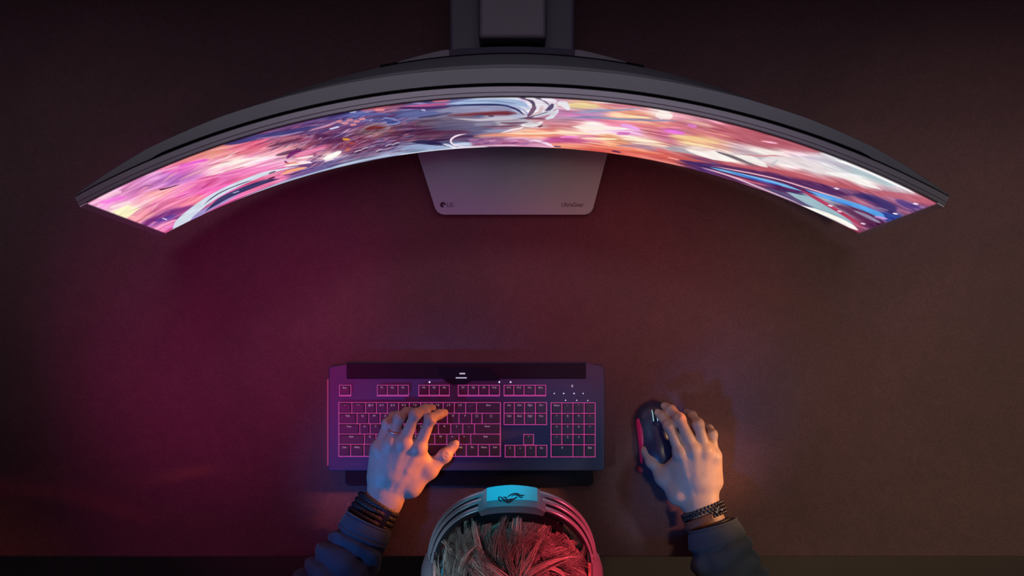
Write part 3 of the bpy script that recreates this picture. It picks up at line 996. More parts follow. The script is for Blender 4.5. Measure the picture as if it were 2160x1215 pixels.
S([(1800,408),(1840,418),(1880,438),(1880,452)], [8,12,12,6], (56,44,104), .85, 3)
S([(1795,350),(1840,368),(1890,392)], [8,13,8], (178,198,205), .85, 3)
S([(1740,362),(1780,370),(1820,384),(1862,400)], [3,8,9,3], (255,250,246), .9, 2)
S([(1760,336),(1800,348),(1860,372),(1930,408)], [2,5,6,3], (255,253,252), .98, 1)
S([(1840,404),(1900,412),(1955,426)], [6,12,8], (192,98,116), .85, 3)
S([(1890,420),(1915,432),(1940,436)], [4,9,6], (82,60,132), .8, 3)
S([(1860,448),(1880,455),(1895,457)], [5,8,6], (38,66,150), .85, 2)
S([(1850,436),(1875,444)], 3, (150,120,150), .7, 1.5)
S([(1500,349),(1560,360),(1640,377),(1700,395),(1760,414),(1830,436)], [1.5,3,2.5,2.5,3,2], (245,188,198), .95, .9)
S([(1498,352),(1530,360),(1580,372),(1640,386),(1690,402)], [3,5,7,6,5], (112,178,226), 1, 1)
S([(1540,362),(1600,379),(1650,391)], [1.5,3,2], (52,96,205), .95, .9)
S([(1700,400),(1750,416),(1810,434),(1850,450),(1868,460)], [4,8,9,9,5], (92,165,235), 1, 1)
S([(1750,420),(1800,434)], 3, (60,125,222), .95, 1)
S([(1845,455),(1872,462)], 5, (195,150,220), .9, 1.5)
S([(1500,358),(1560,376),(1620,392)], [2,5,3], (205,98,128), .9, 1)
S([(1480,352),(1550,374),(1620,402),(1700,434)], [2,3.5,3,2], (228,196,214), .9, .8)
S([(1612,394),(1650,408),(1700,430),(1720,440)], [4,8,8,3], (88,74,116), .95, 1.2)
S([(1660,404),(1710,424),(1760,450),(1800,476)], [5,16,20,8], (156,186,198), .98, 1.5)
S([(1640,398),(1700,412)], 2, (45,60,110), .9, .8)
S([(1686,398),(1730,422),(1775,448),(1820,478)], [2.5,6,6,5], (182,62,98), 1, 1)
S([(1760,430),(1800,448),(1850,474)], [4,12,10], (92,40,80), .8, 3)
S([(1800,442),(1830,456),(1858,470)], [2,6,4], (160,155,185), .85, 1.5)
S([(1690,432),(1740,450),(1780,468),(1810,485)], [3,8,9,7], (252,248,238), 1, .8)
for (x, y) in ((1765,397),(1932,429),(1889,450),(1752,433),(1771,445),(1821,471),(347,461)):
    S([(x-3,y-1),(x+3,y+1)], 3, (255,235,250), .95, .8, False)


cols = np.clip(ART, 0, 255) / 255.0
cols = np.where(cols <= 0.04045, cols / 12.92, ((cols + 0.055) / 1.055) ** 2.4)
Pm = np.zeros((NU, NV, 3))
rr_ = R_S - 0.0006
y_ = rr_ * np.cos(ths) - R_S
Pm[:, :, 0] = (rr_ * np.sin(ths))[:, None]
Pm[:, :, 1] = ORG.y + (y_ * ct)[:, None] + hs[None, :] * st_
Pm[:, :, 2] = ORG.z + hs[None, :] * ct - (y_ * st_)[:, None]
ii, jj = np.meshgrid(np.arange(NU - 1), np.arange(NV - 1), indexing='ij')
q = (ii * NV + jj).ravel()
Fq = np.stack([q, q + NV, q + NV + 1, q + 1], 1)
me = np_mesh('screen', Pm.reshape(-1, 3), Fq)
ca = me.color_attributes.new('picture', 'FLOAT_COLOR', 'POINT')
buf = np.ones((NU * NV, 4), dtype=np.float32)
buf[:, :3] = cols.reshape(-1, 3)
ca.data.foreach_set('color', buf.ravel())
M_scr = bpy.data.materials.new('lit_screen')
M_scr.use_nodes = True
nt = M_scr.node_tree
b = nt.nodes['Principled BSDF']
b.inputs['Base Color'].default_value = (0.01, 0.01, 0.01, 1)
b.inputs['Roughness'].default_value = 0.5
b.inputs['Specular IOR Level'].default_value = 0.1
an = nt.nodes.new('ShaderNodeAttribute'); an.attribute_name = 'picture'
nt.links.new(an.outputs['Color'], b.inputs['Emission Color'])
b.inputs['Emission Strength'].default_value = 0.98
scr = part('screen', me, M_scr, monitor, smooth=True)
scr['label'] = 'glowing picture of a pale armoured figure amid pink and orange streaks'

# ================================================================== keyboard
ZK = 0.024
M_kb = mat('keyboard_shell', (0.022, 0.040, 0.115), rough=0.42, spec=0.6, bump=0.05, bscale=700)
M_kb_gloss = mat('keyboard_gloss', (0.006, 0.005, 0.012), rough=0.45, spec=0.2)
M_key = mat('keycap_plastic', (0.022, 0.022, 0.040), rough=0.38, spec=0.55, bump=0.03, bscale=900)
M_glow = mat('key_backlight', (0.2, 0.02, 0.1), rough=0.5, emis=(0.46, 0.050, 0.26), estr=0.75)
M_legend = mat('key_legend', (0.3, 0.15, 0.25), rough=0.5, emis=(0.85, 0.50, 0.78), estr=0.42)
M_white = mat('white_print', (0.5, 0.5, 0.55), rough=0.5, emis=(0.8, 0.8, 0.9), estr=0.55)
M_led = mat('indicator', (0.8, 0.8, 0.85), rough=0.3, emis=(0.80, 0.85, 1.0), estr=0.85)

keyboard = thing('keyboard', 'black gaming keyboard with pink backlit keys under the left hand', 'keyboard',
                 (at(985, 880, 0).x, at(985, 880, 0).y, 0))
def kp(px, py, z=ZK):
    p = at(px, py, z)
    return (p.x, p.y)
bm = bmesh.new()
add_prism(bm, [kp(*q) for q in [(693, 990), (697, 993), (1270, 993), (1275, 988), (1275, 778), (1270, 771), (1243, 769), (1237, 765.5),
                                (731, 765.5), (727, 772), (697, 773), (693, 778)]][::1], 0.0, ZK, bevel=0.0016, seg=3)
part('shell', bm_mesh('shell', bm), M_kb, keyboard)
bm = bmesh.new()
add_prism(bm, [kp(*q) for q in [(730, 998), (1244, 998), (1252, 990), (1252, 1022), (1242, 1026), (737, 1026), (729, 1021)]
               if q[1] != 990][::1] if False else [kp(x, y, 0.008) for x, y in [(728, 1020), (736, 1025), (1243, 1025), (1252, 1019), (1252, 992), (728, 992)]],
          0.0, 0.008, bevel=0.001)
part('shadow_slab', bm_mesh('shadow_slab', bm), M_kb_gloss, keyboard)  # black slab put in as the keyboard's cast shadow on the desk
bm = bmesh.new()
add_prism(bm, [kp(x, y, 0.0262) for x, y in [(731, 799), (1236, 799), (1236, 766.5), (731, 766.5)]], 0.02, 0.0262, bevel=0.0006)
part('top_bar', bm_mesh('top_bar', bm), M_kb_gloss, keyboard)
bm = bmesh.new()
add_prism(bm, [kp(x, y, 0.028) for x, y in [(920, 776), (936, 801), (955, 811), (983, 811), (993, 803), (1050, 803), (1055, 798), (1034, 776)]],
          0.02, 0.028, bevel=0.0006)
plate = part('emblem_plate', bm_mesh('emblem_plate', bm), mat('emblem_plate', (0.008, 0.006, 0.016), rough=0.5, spec=0.15), keyboard)
# two tiny white lines of unreadable print
def print_line(x0, x1, y, hpx, n):
    bm = bmesh.new()
    step = (x1 - x0) / n
    for i in range(n):
        a = kp(x0 + i * step, y + hpx / 2, 0.028); b_ = kp(x0 + (i + 0.78) * step, y - hpx / 2, 0.028)
        add_box(bm, (a[0], a[1], 0.0278), (b_[0], b_[1], 0.0282))
    return bm
part('plate_print', bm_mesh('plate_print', print_line(969.5, 981.5, 788, 3.2, 5)), M_white, keyboard, parent=plate)
part('plate_print', bm_mesh('plate_print', print_line(961.5, 985, 797, 2.6, 10)), M_white, keyboard, parent=plate)
# glowing rim along the left edge
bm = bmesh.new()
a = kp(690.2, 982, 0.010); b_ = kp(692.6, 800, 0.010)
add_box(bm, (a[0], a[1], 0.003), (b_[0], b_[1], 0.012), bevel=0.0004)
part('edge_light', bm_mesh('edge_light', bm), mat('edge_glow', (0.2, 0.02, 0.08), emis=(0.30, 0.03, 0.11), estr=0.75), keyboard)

def rows_to_cells():
    cells = []
    def row(edges, y0, y1, leg):
        for i in range(len(edges) - 1):
            cells.append((edges[i], edges[i + 1], y0, y1, leg[i] if i < len(leg) else ''))
    row([716.0, 740.0], 812.5, 833.5, ['Esc'])
    row([795.6, 817.0, 839.5, 861.5], 812.5, 833.5, ['F1', 'F2', 'F3'])
    row([883.3, 905.3, 926.8, 948.0], 812.5, 833.5, ['F4', 'F5', 'F6'])
    row([966.5, 987.5, 1009.6, 1031.8, 1053.8], 812.5, 833.5, ['F7', 'F8', 'F9', 'F10'])
    row([1063.2, 1083.8, 1105.5, 1128.9, 1151.2], 812.5, 833.5, ['F11', 'F12', 'Prt', 'Brk'])
    row([714.8, 742.2, 771.1, 794.1, 817, 840.7, 863.7, 887.4, 911.1, 934.8, 958.5, 982.2, 1005.2, 1055.5], 849, 871.6,
        ['~', '! 1', '@ 2', '# 3', '$ 4', '% 5', '^ 6', '& 7', '* 8', '( 9', ') 0', '_ -', 'Back'])
    row([714.8, 753.3, 777.8, 801.8, 825.5, 849.2, 872.9, 896.5, 920.2, 943.9, 968, 995, 1017, 1055.5], 871.6, 893.8,
        ['Tab', 'Q', 'W', 'E', 'R', 'T', 'Y', 'U', 'I', 'O', 'P', '[ {', '] }'])
    row([714.8, 759, 781, 805, 829, 853, 877, 901, 925, 951, 976.3, 1001, 1055.5], 893.8, 915.6,
        ['Caps', 'A', 'S', 'D', 'F', 'G', 'H', 'J', 'K', 'L', ': ;', 'Enter'])
    row([714.8, 768.9, 793, 817, 841, 865, 889, 917, 942.5, 968.3, 993, 1055.5], 915.6, 937.2,
        ['Shift', 'Z', 'X', 'C', 'V', 'B', 'N', 'M', '< ,', '> .', 'Shift'])
    row([714.8, 739.6, 768, 803, 960.5, 983.7, 1008.9, 1032.6, 1055.5], 937.2, 962.5, ['Ctrl', 'Win', 'Alt', '', 'Alt', 'Fn', 'Menu', 'Ctrl'])
    row([1063.2, 1084.8, 1106.5, 1129.6, 1153], 849, 871.6, ['Ins', 'Hm', 'PgU', 'Scr'])
    row([1063.2, 1084.8, 1106.5, 1129.6, 1153], 871.6, 895.5, ['Del', 'End', 'PgD', 'Pse'])
    row([1104.5, 1125.5], 916.2, 938.0, ['^'])
    row([1065.5, 1086, 1108.3, 1130.6, 1153.5], 939.0, 963.5, ['<', 'v', '>', 'Fn'])
    npx = [1162.5, 1185.3, 1208.7, 1232.3, 1255.5]
    row(npx, 849.5, 871.8, ['Num', '/', '*', '-'])
    row(npx, 871.8, 894.3, ['7', '8', '9', '+'])
    row(npx, 894.3, 916.2, ['4', '5', '6', '+'])
    row(npx, 916.2, 938.0, ['1', '2', '3', '.'])
    row([1162.5, 1208.7, 1232.3, 1255.5], 938.0, 963.5, ['0', '.', 'Ent'])
    return cells
cells = rows_to_cells()
# glowing light guide under each block of keys
blocks = [(715.2, 740.8, 812, 836.2), (795, 862.2, 812, 836.2), (882.5, 948.6, 812, 836.2), (965.7, 1054.4, 812, 836.2), (1062.4, 1152, 812, 836.2),
          (713.8, 1056.6, 848.4, 963.8), (1062.2, 1154, 848.4, 896.6), (1103.7, 1126.3, 915.6, 938.4), (1064.6, 1154.4, 938.4, 964.8), (1161.3, 1256.3, 848.8, 964.8)]
bm = bmesh.new()
for x0, x1, y0, y1 in blocks:
    a = kp(x0, y1, 0.0246); b_ = kp(x1, y0, 0.0246)
    add_box(bm, (a[0], a[1], 0.0225), (b_[0], b_[1], 0.0246))
part('backlight_panel', bm_mesh('backlight_panel', bm), M_glow, keyboard)

key_cache = {}
def key_mesh(wd, dp):
    k = (round(wd, 4), round(dp, 4))
    if k not in key_cache:
        bm = bmesh.new()
        add_box(bm, (-wd / 2, -dp / 2, 0.0), (wd / 2, dp / 2, 0.0072), bevel=0.0007, seg=2, top=(0.0007, 0.0008))
        # slightly dished top
        for v in bm.verts:
            if v.co.z > 0.0066:
                v.co.z -= 0.0004 * (1 - min(1.0, abs(v.co.x) / (wd / 2)))
        me = bm_mesh('keycap', bm)
        me.materials.append(M_key)
        key_cache[k] = me
    return key_cache[k]
leg_cache = {}
def legend_mesh(s):
    if s not in leg_cache:
        size = 0.0043 if len(s) <= 3 else 0.0037
        me = text_mesh('legend', s, size, 0.00005, space=1.0)
        me.materials.append(M_legend)
        leg_cache[s] = me
    return leg_cache[s]
RX, RY = keyboard.location.x, keyboard.location.y
for x0, x1, y0, y1, s in cells:
    a = kp(x0 + 0.8, y1 - 0.75, 0.0255); b_ = kp(x1 - 0.8, y0 + 0.75, 0.0255)
    k = bpy.data.objects.new('keycap', key_mesh(b_[0] - a[0], b_[1] - a[1]))
    C.objects.link(k); k.parent = keyboard
    k.location = ((a[0] + b_[0]) / 2 - RX, (a[1] + b_[1]) / 2 - RY, 0.0250)
    if s:
        l = bpy.data.objects.new('legend', legend_mesh(s))
        C.objects.link(l); l.parent = k
        l.location = (0, (b_[1] - a[1]) * 0.30, 0.00735)
led_me = None
for px, py, r in [(906, 806, 1.9), (1053.3, 806, 1.9), (1077, 806, 1.9), (1169, 830, 1.3), (1189, 830, 1.5), (1211, 830, 1.5), (1230, 830, 1.3),
                  (1193, 844.3, 1.3), (1216.5, 844.3, 1.3), (1240, 844.8, 1.3)]:
    bm = bmesh.new()
    bmesh.ops.create_cone(bm, cap_ends=True, segments=14, radius1=r * 0.00071, radius2=r * 0.00060, depth=0.0006)
    p = kp(px, py)
    bmesh.ops.translate(bm, verts=bm.verts, vec=(p[0], p[1], ZK + 0.0002))
    part('indicator_light', bm_mesh('indicator_light', bm), M_led, keyboard)
me = text_mesh('lock_symbol', '8', 0.0056, 0.0001)
p = kp(1207, 814.5)
move_mesh(me, (p[0], p[1], ZK + 0.0001))
part('lock_symbol', me, M_white, keyboard)

# ================================================================== mouse
M_ms = mat('mouse_shell', (0.030, 0.036, 0.075), rough=0.33, spec=0.6)
M_red_grip = mat('mouse_red_side', (0.50, 0.012, 0.09), rough=0.35, emis=(0.45, 0.008, 0.08), estr=0.10)
M_rubber = mat('black_rubber', (0.010, 0.010, 0.013), rough=0.6)
front = at(1377, 853, 0.018); rear = at(1398, 1010, 0.018)
mdir = (rear - front); mdir.z = 0; ML = mdir.length; mdir.normalize()
mctr = (front + rear) / 2; mctr.z = 0
mside = Vector((0, 0, 1)).cross(mdir)      # points to the photo's ... side
if mside.x > 0:
    mside = -mside                          # thumb side (left in the photo)
mouse = thing('computer_mouse', 'dark blue gaming mouse with a red side stripe held in the right hand', 'mouse', (mctr.x, mctr.y, 0))
def mp(a, s, z):
    """along (0 front..1 rear), side metres (+ = thumb side), height"""
    p = front + mdir * (a * ML) + mside * s
    return Vector((p.x, p.y, z))
sd = SDF((mctr.x - 0.06, mctr.y - 0.085, -0.01), (mctr.x + 0.06, mctr.y + 0.085, 0.06), 0.00125)
ax3 = (tuple(mdir), tuple(mside), (0, 0, 1))
sd.ell(mp(0.62, 0, 0.004), (0.050, 0.0315, 0.035), ax3, k=0)
sd.ell(mp(0.30, 0.0, 0.002), (0.036, 0.0300, 0.030), ax3, k=0.012)
sd.ell(mp(0.20, 0.0, 0.004), (0.0245, 0.0265, 0.021), ax3, k=0.010)
sd.cone(mp(0.70, 0.026, 0.004), mp(0.86, 0.027, 0.004), 0.006, k=0.008)
# groove between the buttons and the wheel slot
sd.cone(mp(-0.02, 0, 0.034), mp(0.42, 0, 0.0395), 0.0016, k=0.001, mode='cut')
sd.cone(mp(0.04, 0, 0.030), mp(0.24, 0, 0.0345), 0.0052, k=0.001, mode='cut')
# waist on both sides
sd.cone(mp(0.35, 0.0415, 0.012), mp(0.62, 0.0405, 0.012), 0.011, k=0.006, mode='cut')
sd.plane_cut((0, 0, 0.0012), (0, 0, -1))
P, F = sd.surface()
part('shell', np_mesh('shell', P, F), M_ms, mouse, smooth=True)
# red stripe hugging the thumb side
rows = []
def shell_side(a, z):
    """outermost side offset of the shell at this place, by marching the distance field"""
    lo, hi = 0.0, 0.045
    for _ in range(22):
        m_ = (lo + hi) / 2
        p = mp(a, m_, z)
        i = [int(round((p[q] - sd.lo[q]) / sd.h)) for q in range(3)]
        v = sd.D[min(max(i[0], 0), sd.n[0] - 1), min(max(i[1], 0), sd.n[1] - 1), min(max(i[2], 0), sd.n[2] - 1)]
        if v < 0: lo = m_
        else: hi = m_
    return lo
for i in range(25):
    a = 0.16 + 0.60 * i / 24
    e = math.sin(PI * i / 24) ** 0.5
    zc = 0.017 + 0.004 * math.sin(PI * i / 24)
    col = []
    hw = 0.0012 + 0.0048 * e
    sgrid = [shell_side(a, zc + dz) for dz in (-hw, 0, hw)]
    s0, s1, s2 = sgrid
    col = [mp(a, s0 + 0.0012, zc - hw), mp(a, s1 + 0.0018, zc), mp(a, s2 + 0.0012, zc + hw),
           mp(a, s2 - 0.002, zc + hw), mp(a, s1 - 0.003, zc), mp(a, s0 - 0.002, zc - hw)]
    rows.append(col)
for _ in range(3):
    rows = [rows[0]] + [[(rows[i - 1][j] + rows[i][j] * 2 + rows[i + 1][j]) / 4 for j in range(6)] for i in range(1, len(rows) - 1)] + [rows[-1]]
vs, fs = grid_mesh('side_stripe', rows, closed_v=True)
fs += [tuple(range(6))[::-1], tuple(range(len(vs) - 6, len(vs)))]
part('side_stripe', mesh_from('side_stripe', vs, fs), M_red_grip, mouse, smooth=True)
# thumb rest wing at the rear
sd2 = SDF((mctr.x - 0.07, mctr.y - 0.09, -0.005), (mctr.x + 0.03, mctr.y + 0.03, 0.03), 0.0012)
wing = at(1357, 990, 0.006)
wc = mp(0.85, 0.030, 0.006)
sd2.cone(wing, wc, 0.0058, 0.0065, k=0)
sd2.plane_cut((0, 0, 0.001), (0, 0, -1))
P, F = sd2.surface()
part('thumb_rest', np_mesh('thumb_rest', P, F), mat('thumb_rest_red', (0.30, 0.02, 0.035), rough=0.5), mouse, smooth=True)
# scroll wheel with a pale rim
bm = bmesh.new()
bmesh.ops.create_cone(bm, cap_ends=True, segments=28, radius1=0.0098, radius2=0.0098, depth=0.0056)
bmesh.ops.bevel(bm, geom=[e for e in bm.edges if abs(e.verts[0].co.z - e.verts[1].co.z) < 1e-6], offset=0.001, segments=2, affect='EDGES')
R = Matrix.Translation(mp(0.15, 0.0, 0.0235)) @ mside.to_track_quat('Z', 'Y').to_matrix().to_4x4()
bm.transform(R)
whl = part('scroll_wheel', bm_mesh('scroll_wheel', bm), M_rubber, mouse, smooth=False)
bm = bmesh.new()
for s in (-0.0031, 0.0031):
    pts = [mp(0.15, s, 0.0235) + mdir * math.cos(t) * 0.0094 + Vector((0, 0, math.sin(t) * 0.0094)) for t in [2 * PI * i / 28 for i in range(29)]]
    tube(bm, pts, 0.0007, n=6)
part('wheel_rim', bm_mesh('wheel_rim', bm), mat('wheel_rim_light', (0.3, 0.6, 0.6), rough=0.3, emis=(0.35, 0.62, 0.70), estr=0.7), mouse, parent=whl)

# ================================================================== person
M_skin = mat('skin', (0.50, 0.36, 0.29), rough=0.50, spec=0.4, sss=0.12, bump=0.25, bscale=350, mottle=0.14, mscale=45)
M_jacket = mat('denim_jacket', (0.055, 0.075, 0.115), rough=0.85, bump=0.5, bscale=900, sheen=0.15, mottle=0.35, mscale=30)
person = thing('person', 'person in a dark denim jacket leaning forward, typing and holding the mouse', 'person', (0, -0.52, -0.30))

def hand(joints, palm, lo, hi, mirror, h=0.00115):
    """joints: finger -> list of (px, py, z, r); palm: dict of named points"""
    J = {k: [(at(*q[:3]), q[3] * (0.94, 0.87, 0.91, 0.94)[i]) for i, q in enumerate(v)] for k, v in joints.items()}
    wr = at(*palm['wrist']); fore = at(*palm['fore'])
    side_u = at(*palm['wrist_outer']); side_t = at(*palm['wrist_thumb'])
    sd = SDF(lo, hi, h)
    order = ['index', 'middle', 'ring', 'pinky']
    # metacarpals: slabs from wrist to knuckles
    wpts = [side_t.lerp(side_u, f) for f in (0.22, 0.42, 0.60, 0.80)]
    for f, wp in zip(order, wpts):
        p, r = J[f][0]
        q = p.copy(); q.z -= 0.006
        sd.cone(wp, q, 0.0155 if f != 'pinky' else 0.014, 0.0125 if f != 'pinky' else 0.0115, k=0.012)
    # flesh between the metacarpals
    for a, b_ in (('index', 'middle'), ('middle', 'ring'), ('ring', 'pinky')):
        p = (J[a][0][0] + J[b_][0][0]) / 2; p = p + (wr - p) * 0.06; p.z -= 0.0030
        sd.cone(p, (p + wr) / 2, 0.0112, 0.0145, k=0.012)
    # heel of the hand on the little-finger side
    ho = at(*palm['heel'])
    q = J['pinky'][0][0].copy(); q.z -= 0.010
    sd.cone(ho, q, 0.0155, 0.0105, k=0.012)
    # wrist and forearm (two bones side by side)
    for s_ in (0.25, 0.75):
        a = side_t.lerp(side_u, s_)
        off = a - wr
        sd.cone(a, fore + off * 1.15, 0.0165, 0.0190, k=0.014)
    # fingers
    for f in order:
        c = J[f]
        for (a, ra), (b_, rb) in zip(c[:-1], c[1:]):
            sd.cone(a, b_, ra, rb, k=0.0045)
        # fingers start inside the palm
        back = c[0][0] + (wr - c[0][0]) * 0.25; back.z -= 0.003
        sd.cone(back, c[0][0], c[0][1] * 0.9, c[0][1], k=0.006)
        # knuckle, middle joint
        kn = c[0][0].copy(); kn.z += 0.0022
        sd.ell(kn, (0.0098, 0.0100, 0.0088), k=0.007)
        pj = c[1][0].copy(); pj.z += 0.001
        sd.ell(pj, (c[1][1] * 1.03,) * 3, k=0.006)
        # tendon
        t0 = c[0][0].copy(); t0.z += 0.0048
        wp = wpts[order.index(f)].copy(); wp.z += 0.0135
        t1 = t0.lerp(wp, 0.75)
        mid = t0.lerp(wp, 0.4); mid.z += 0.0002
        sd.cone(t0, mid, 0.0027, 0.0020, k=0.007)
        sd.cone(mid, t1, 0.0020, 0.0008, k=0.007)
    # hollows between the knuckles
    for a, b_ in (('index', 'middle'), ('middle', 'ring'), ('ring', 'pinky')):
        p = (J[a][0][0] + J[b_][0][0]) / 2; p.z += 0.0138
        q = p + (wr - p) * 0.26; q.z -= 0.0005
    # thumb
    c = J['thumb']
    for (a, ra), (b_, rb) in zip(c[:-1], c[1:]):
        sd.cone(a, b_, ra, rb, k=0.006)
    sd.ell(c[2][0], (c[2][1] * 1.04,) * 3, k=0.006)
    th_root = c[0][0]
    idx = J['index'][0][0].copy(); idx.z -= 0.008
    sd.cone(th_root, idx.lerp(th_root, 0.35), 0.0150, 0.0110, k=0.014)
    sd.cone(c[1][0], idx.lerp(c[1][0], 0.55), 0.0085, 0.0070, k=0.016)      # web of skin
    # wrinkles over the middle joints
    for f in order + ['thumb']:
        c = J[f]
        a, b_ = (c[1][0], c[2][0]) if f != 'thumb' else (c[2][0], c[3][0])
        p0 = c[1][0] if f != 'thumb' else c[2][0]
        r0 = c[1][1] if f != 'thumb' else c[2][1]
        d = (b_ - a).normalized()
        sdv = d.cross(Vector((0, 0, 1))).normalized()
        up = sdv.cross(d)
        for o in (-0.0026, 0.0, 0.0026):
            q = p0 + d * o + up * (r0 * 1.12 + 0.0011)
            sd.cone(q - sdv * r0 * 0.5, q + sdv * r0 * 0.5, 0.0011, k=0.0012, mode='cut')
    # nails
    for f in order + ['thumb']:
        c = J[f]
        a, b_ = c[-2][0], c[-1][0]
        d = (b_ - a).normalized()
        sdv = d.cross(Vector((0, 0, 1))).normalized()
        up = sdv.cross(d)
        r = c[-1][1]
        q = b_ + up * (r * 0.62) + d * (r * 0.25)
        sd.ell(q, (r * 0.95, r * 0.78, r * 0.42), (tuple(d), tuple(sdv), tuple(up)), k=0.0006)
    return sd.surface(), J

LH = dict(
    index=[(884, 944, .0660, .0104), (908, 884, .0730, .0086), (926, 874, .0600, .0076), (935, 871, .0450, .0068)],
    middle=[(853, 933, .0690, .0106), (876, 874, .0780, .0088), (897, 863, .0660, .0078), (909, 861, .0480, .0070)],
    ring=[(825, 934, .0670, .0102), (842, 881, .0720, .0084), (857, 869, .0570, .0074), (866, 867, .0430, .0066)],
    pinky=[(799, 946, .0600, .0092), (817, 893, .0610, .0075), (828, 878, .0500, .0066), (836, 874, .0410, .0060)],
    thumb=[(866, 1026, .0440, .0150), (905, 992, .0460, .0120), (938, 961, .0460, .0098), (957, 940, .0415, .0082)])
LP = dict(wrist=(806, 1052, .044), fore=(752, 1145, .050), wrist_outer=(789, 1042, .044), wrist_thumb=(832, 1066, .044), heel=(797, 1006, .041))
RH = dict(
    index=[(1436, 955, .0600, .0104), (1411, 898, .0620, .0086), (1399, 880, .0530, .0077), (1391, 873, .0460, .0069)],
    middle=[(1464, 950, .0630, .0106), (1434, 884, .0660, .0088), (1416, 865, .0520, .0078), (1405, 858, .0400, .0070)],
    ring=[(1488, 952, .0610, .0102), (1473, 895, .0620, .0085), (1460, 877, .0400, .0075), (1451, 872, .0220, .0068)],
    pinky=[(1505, 964, .0530, .0094), (1502, 917, .0500, .0078), (1496, 905, .0320, .0068), (1490, 901, .0160, .0062)],
    thumb=[(1432, 1042, .0400, .0150), (1400, 1007, .0330, .0115), (1376, 974, .0290, .0092), (1362, 953, .0250, .0078)])
RP = dict(wrist=(1478, 1066, .042), fore=(1512, 1150, .050), wrist_outer=(1499, 1056, .042), wrist_thumb=(1456, 1070, .042), heel=(1504, 1015, .036))
(Pl, Fl), JL = hand(LH, LP, (-0.245, -0.410, 0.0), (-0.065, -0.160, 0.105), False)
(Pr, Fr), JR = hand(RH, RP, (0.180, -0.410, 0.0), (0.335, -0.160, 0.095), True)

# head, neck, trunk and arms (coarser, mostly outside the picture)
HC = Vector((0, -0.369, 0.390))                       # between the ears
HU = Vector((0, 0.766, 0.643)); HF = Vector((0, 0.643, -0.766)); HX = Vector((1, 0, 0))
def hp(x, u, f):
    return HC + HX * x + HU * u + HF * f
hax = (tuple(HX), tuple(HU), tuple(HF))
sb = SDF((-0.48, -0.74, -0.32), (0.50, -0.19, 0.52), 0.0055)
sb.ell(hp(0, 0.018, -0.008), (0.074, 0.096, 0.095), hax, k=0)
sb.ell(hp(0, -0.045, 0.038), (0.056, 0.066, 0.056), hax, k=0.03)
sb.ell(hp(0, -0.088, 0.074), (0.024, 0.020, 0.018), hax, k=0.02)
sb.ell(hp(0, -0.020, 0.100), (0.011, 0.024, 0.016), hax, k=0.012)      # nose
for s in (-1, 1):
    sb.ell(hp(s * 0.030, 0.004, 0.086), (0.018, 0.008, 0.010), hax, k=0.01)   # brow
    sb.ell(hp(s * 0.075, -0.008, -0.006), (0.008, 0.030, 0.018), hax, k=0.006)  # ear
    sb.ell(hp(s * 0.030, -0.028, 0.078), (0.020, 0.014, 0.014), hax, k=0.012)  # cheek
sb.ell(hp(0, -0.058, 0.088), (0.020, 0.008, 0.008), hax, k=0.006)      # lips
sb.cone(hp(0, -0.03, -0.045), (0, -0.545, 0.235), 0.054, 0.062, k=0.03)
sb.cone((-0.155, -0.575, 0.170), (0.155, -0.575, 0.170), 0.052, 0.052, k=0.05)
sb.ell((0, -0.575, 0.03), (0.165, 0.095, 0.20), k=0.06)
sb.ell((0, -0.575, -0.17), (0.150, 0.095, 0.14), k=0.05)
ARM = {
    -1: [(-0.190, -0.560, 0.175), (-0.330, -0.530, 0.030), at(752, 1145, .050), at(806, 1052, .044)],
    1: [(0.205, -0.560, 0.175), (0.372, -0.530, 0.030), at(1512, 1150, .050), at(1478, 1066, .042)]}
for s in (-1, 1):
    q = ARM[s]
    sb.cone(q[0], q[1], 0.046, 0.038, k=0.03)
    sb.cone(q[1], q[2], 0.036, 0.024, k=0.012)
Pb, Fb = sb.surface()
P, F = join_np([(Pl, Fl), (Pr, Fr), (Pb, Fb)])
body = part('body', np_mesh('body', P, F), M_skin, person, smooth=True)

# ---- jacket: torso shell + two folded sleeves in one garment
sj = SDF((-0.30, -0.74, -0.33), (0.32, -0.41, 0.30), 0.007)
sj.cone((-0.175, -0.575, 0.165), (0.175, -0.575, 0.165), 0.066, 0.066, k=0)
sj.ell((0, -0.575, 0.02), (0.190, 0.115, 0.21), k=0.06)
sj.ell((0, -0.575, -0.17), (0.175, 0.115, 0.15), k=0.05)
sj.cone((0, -0.530, 0.215), (0, -0.515, 0.245), 0.072, 0.070, k=0.02)
sj.cone((0, -0.520, 0.22), (0, -0.49, 0.30), 0.058, 0.058, k=0.004, mode='cut')
for s in (-1, 1):
    sj.cone(ARM[s][0], Vector(ARM[s][0]).lerp(Vector(ARM[s][1]), 0.35), 0.062, 0.056, k=0.03)
Pj, Fj = sj.surface()
jackets = [(Pj, Fj)]

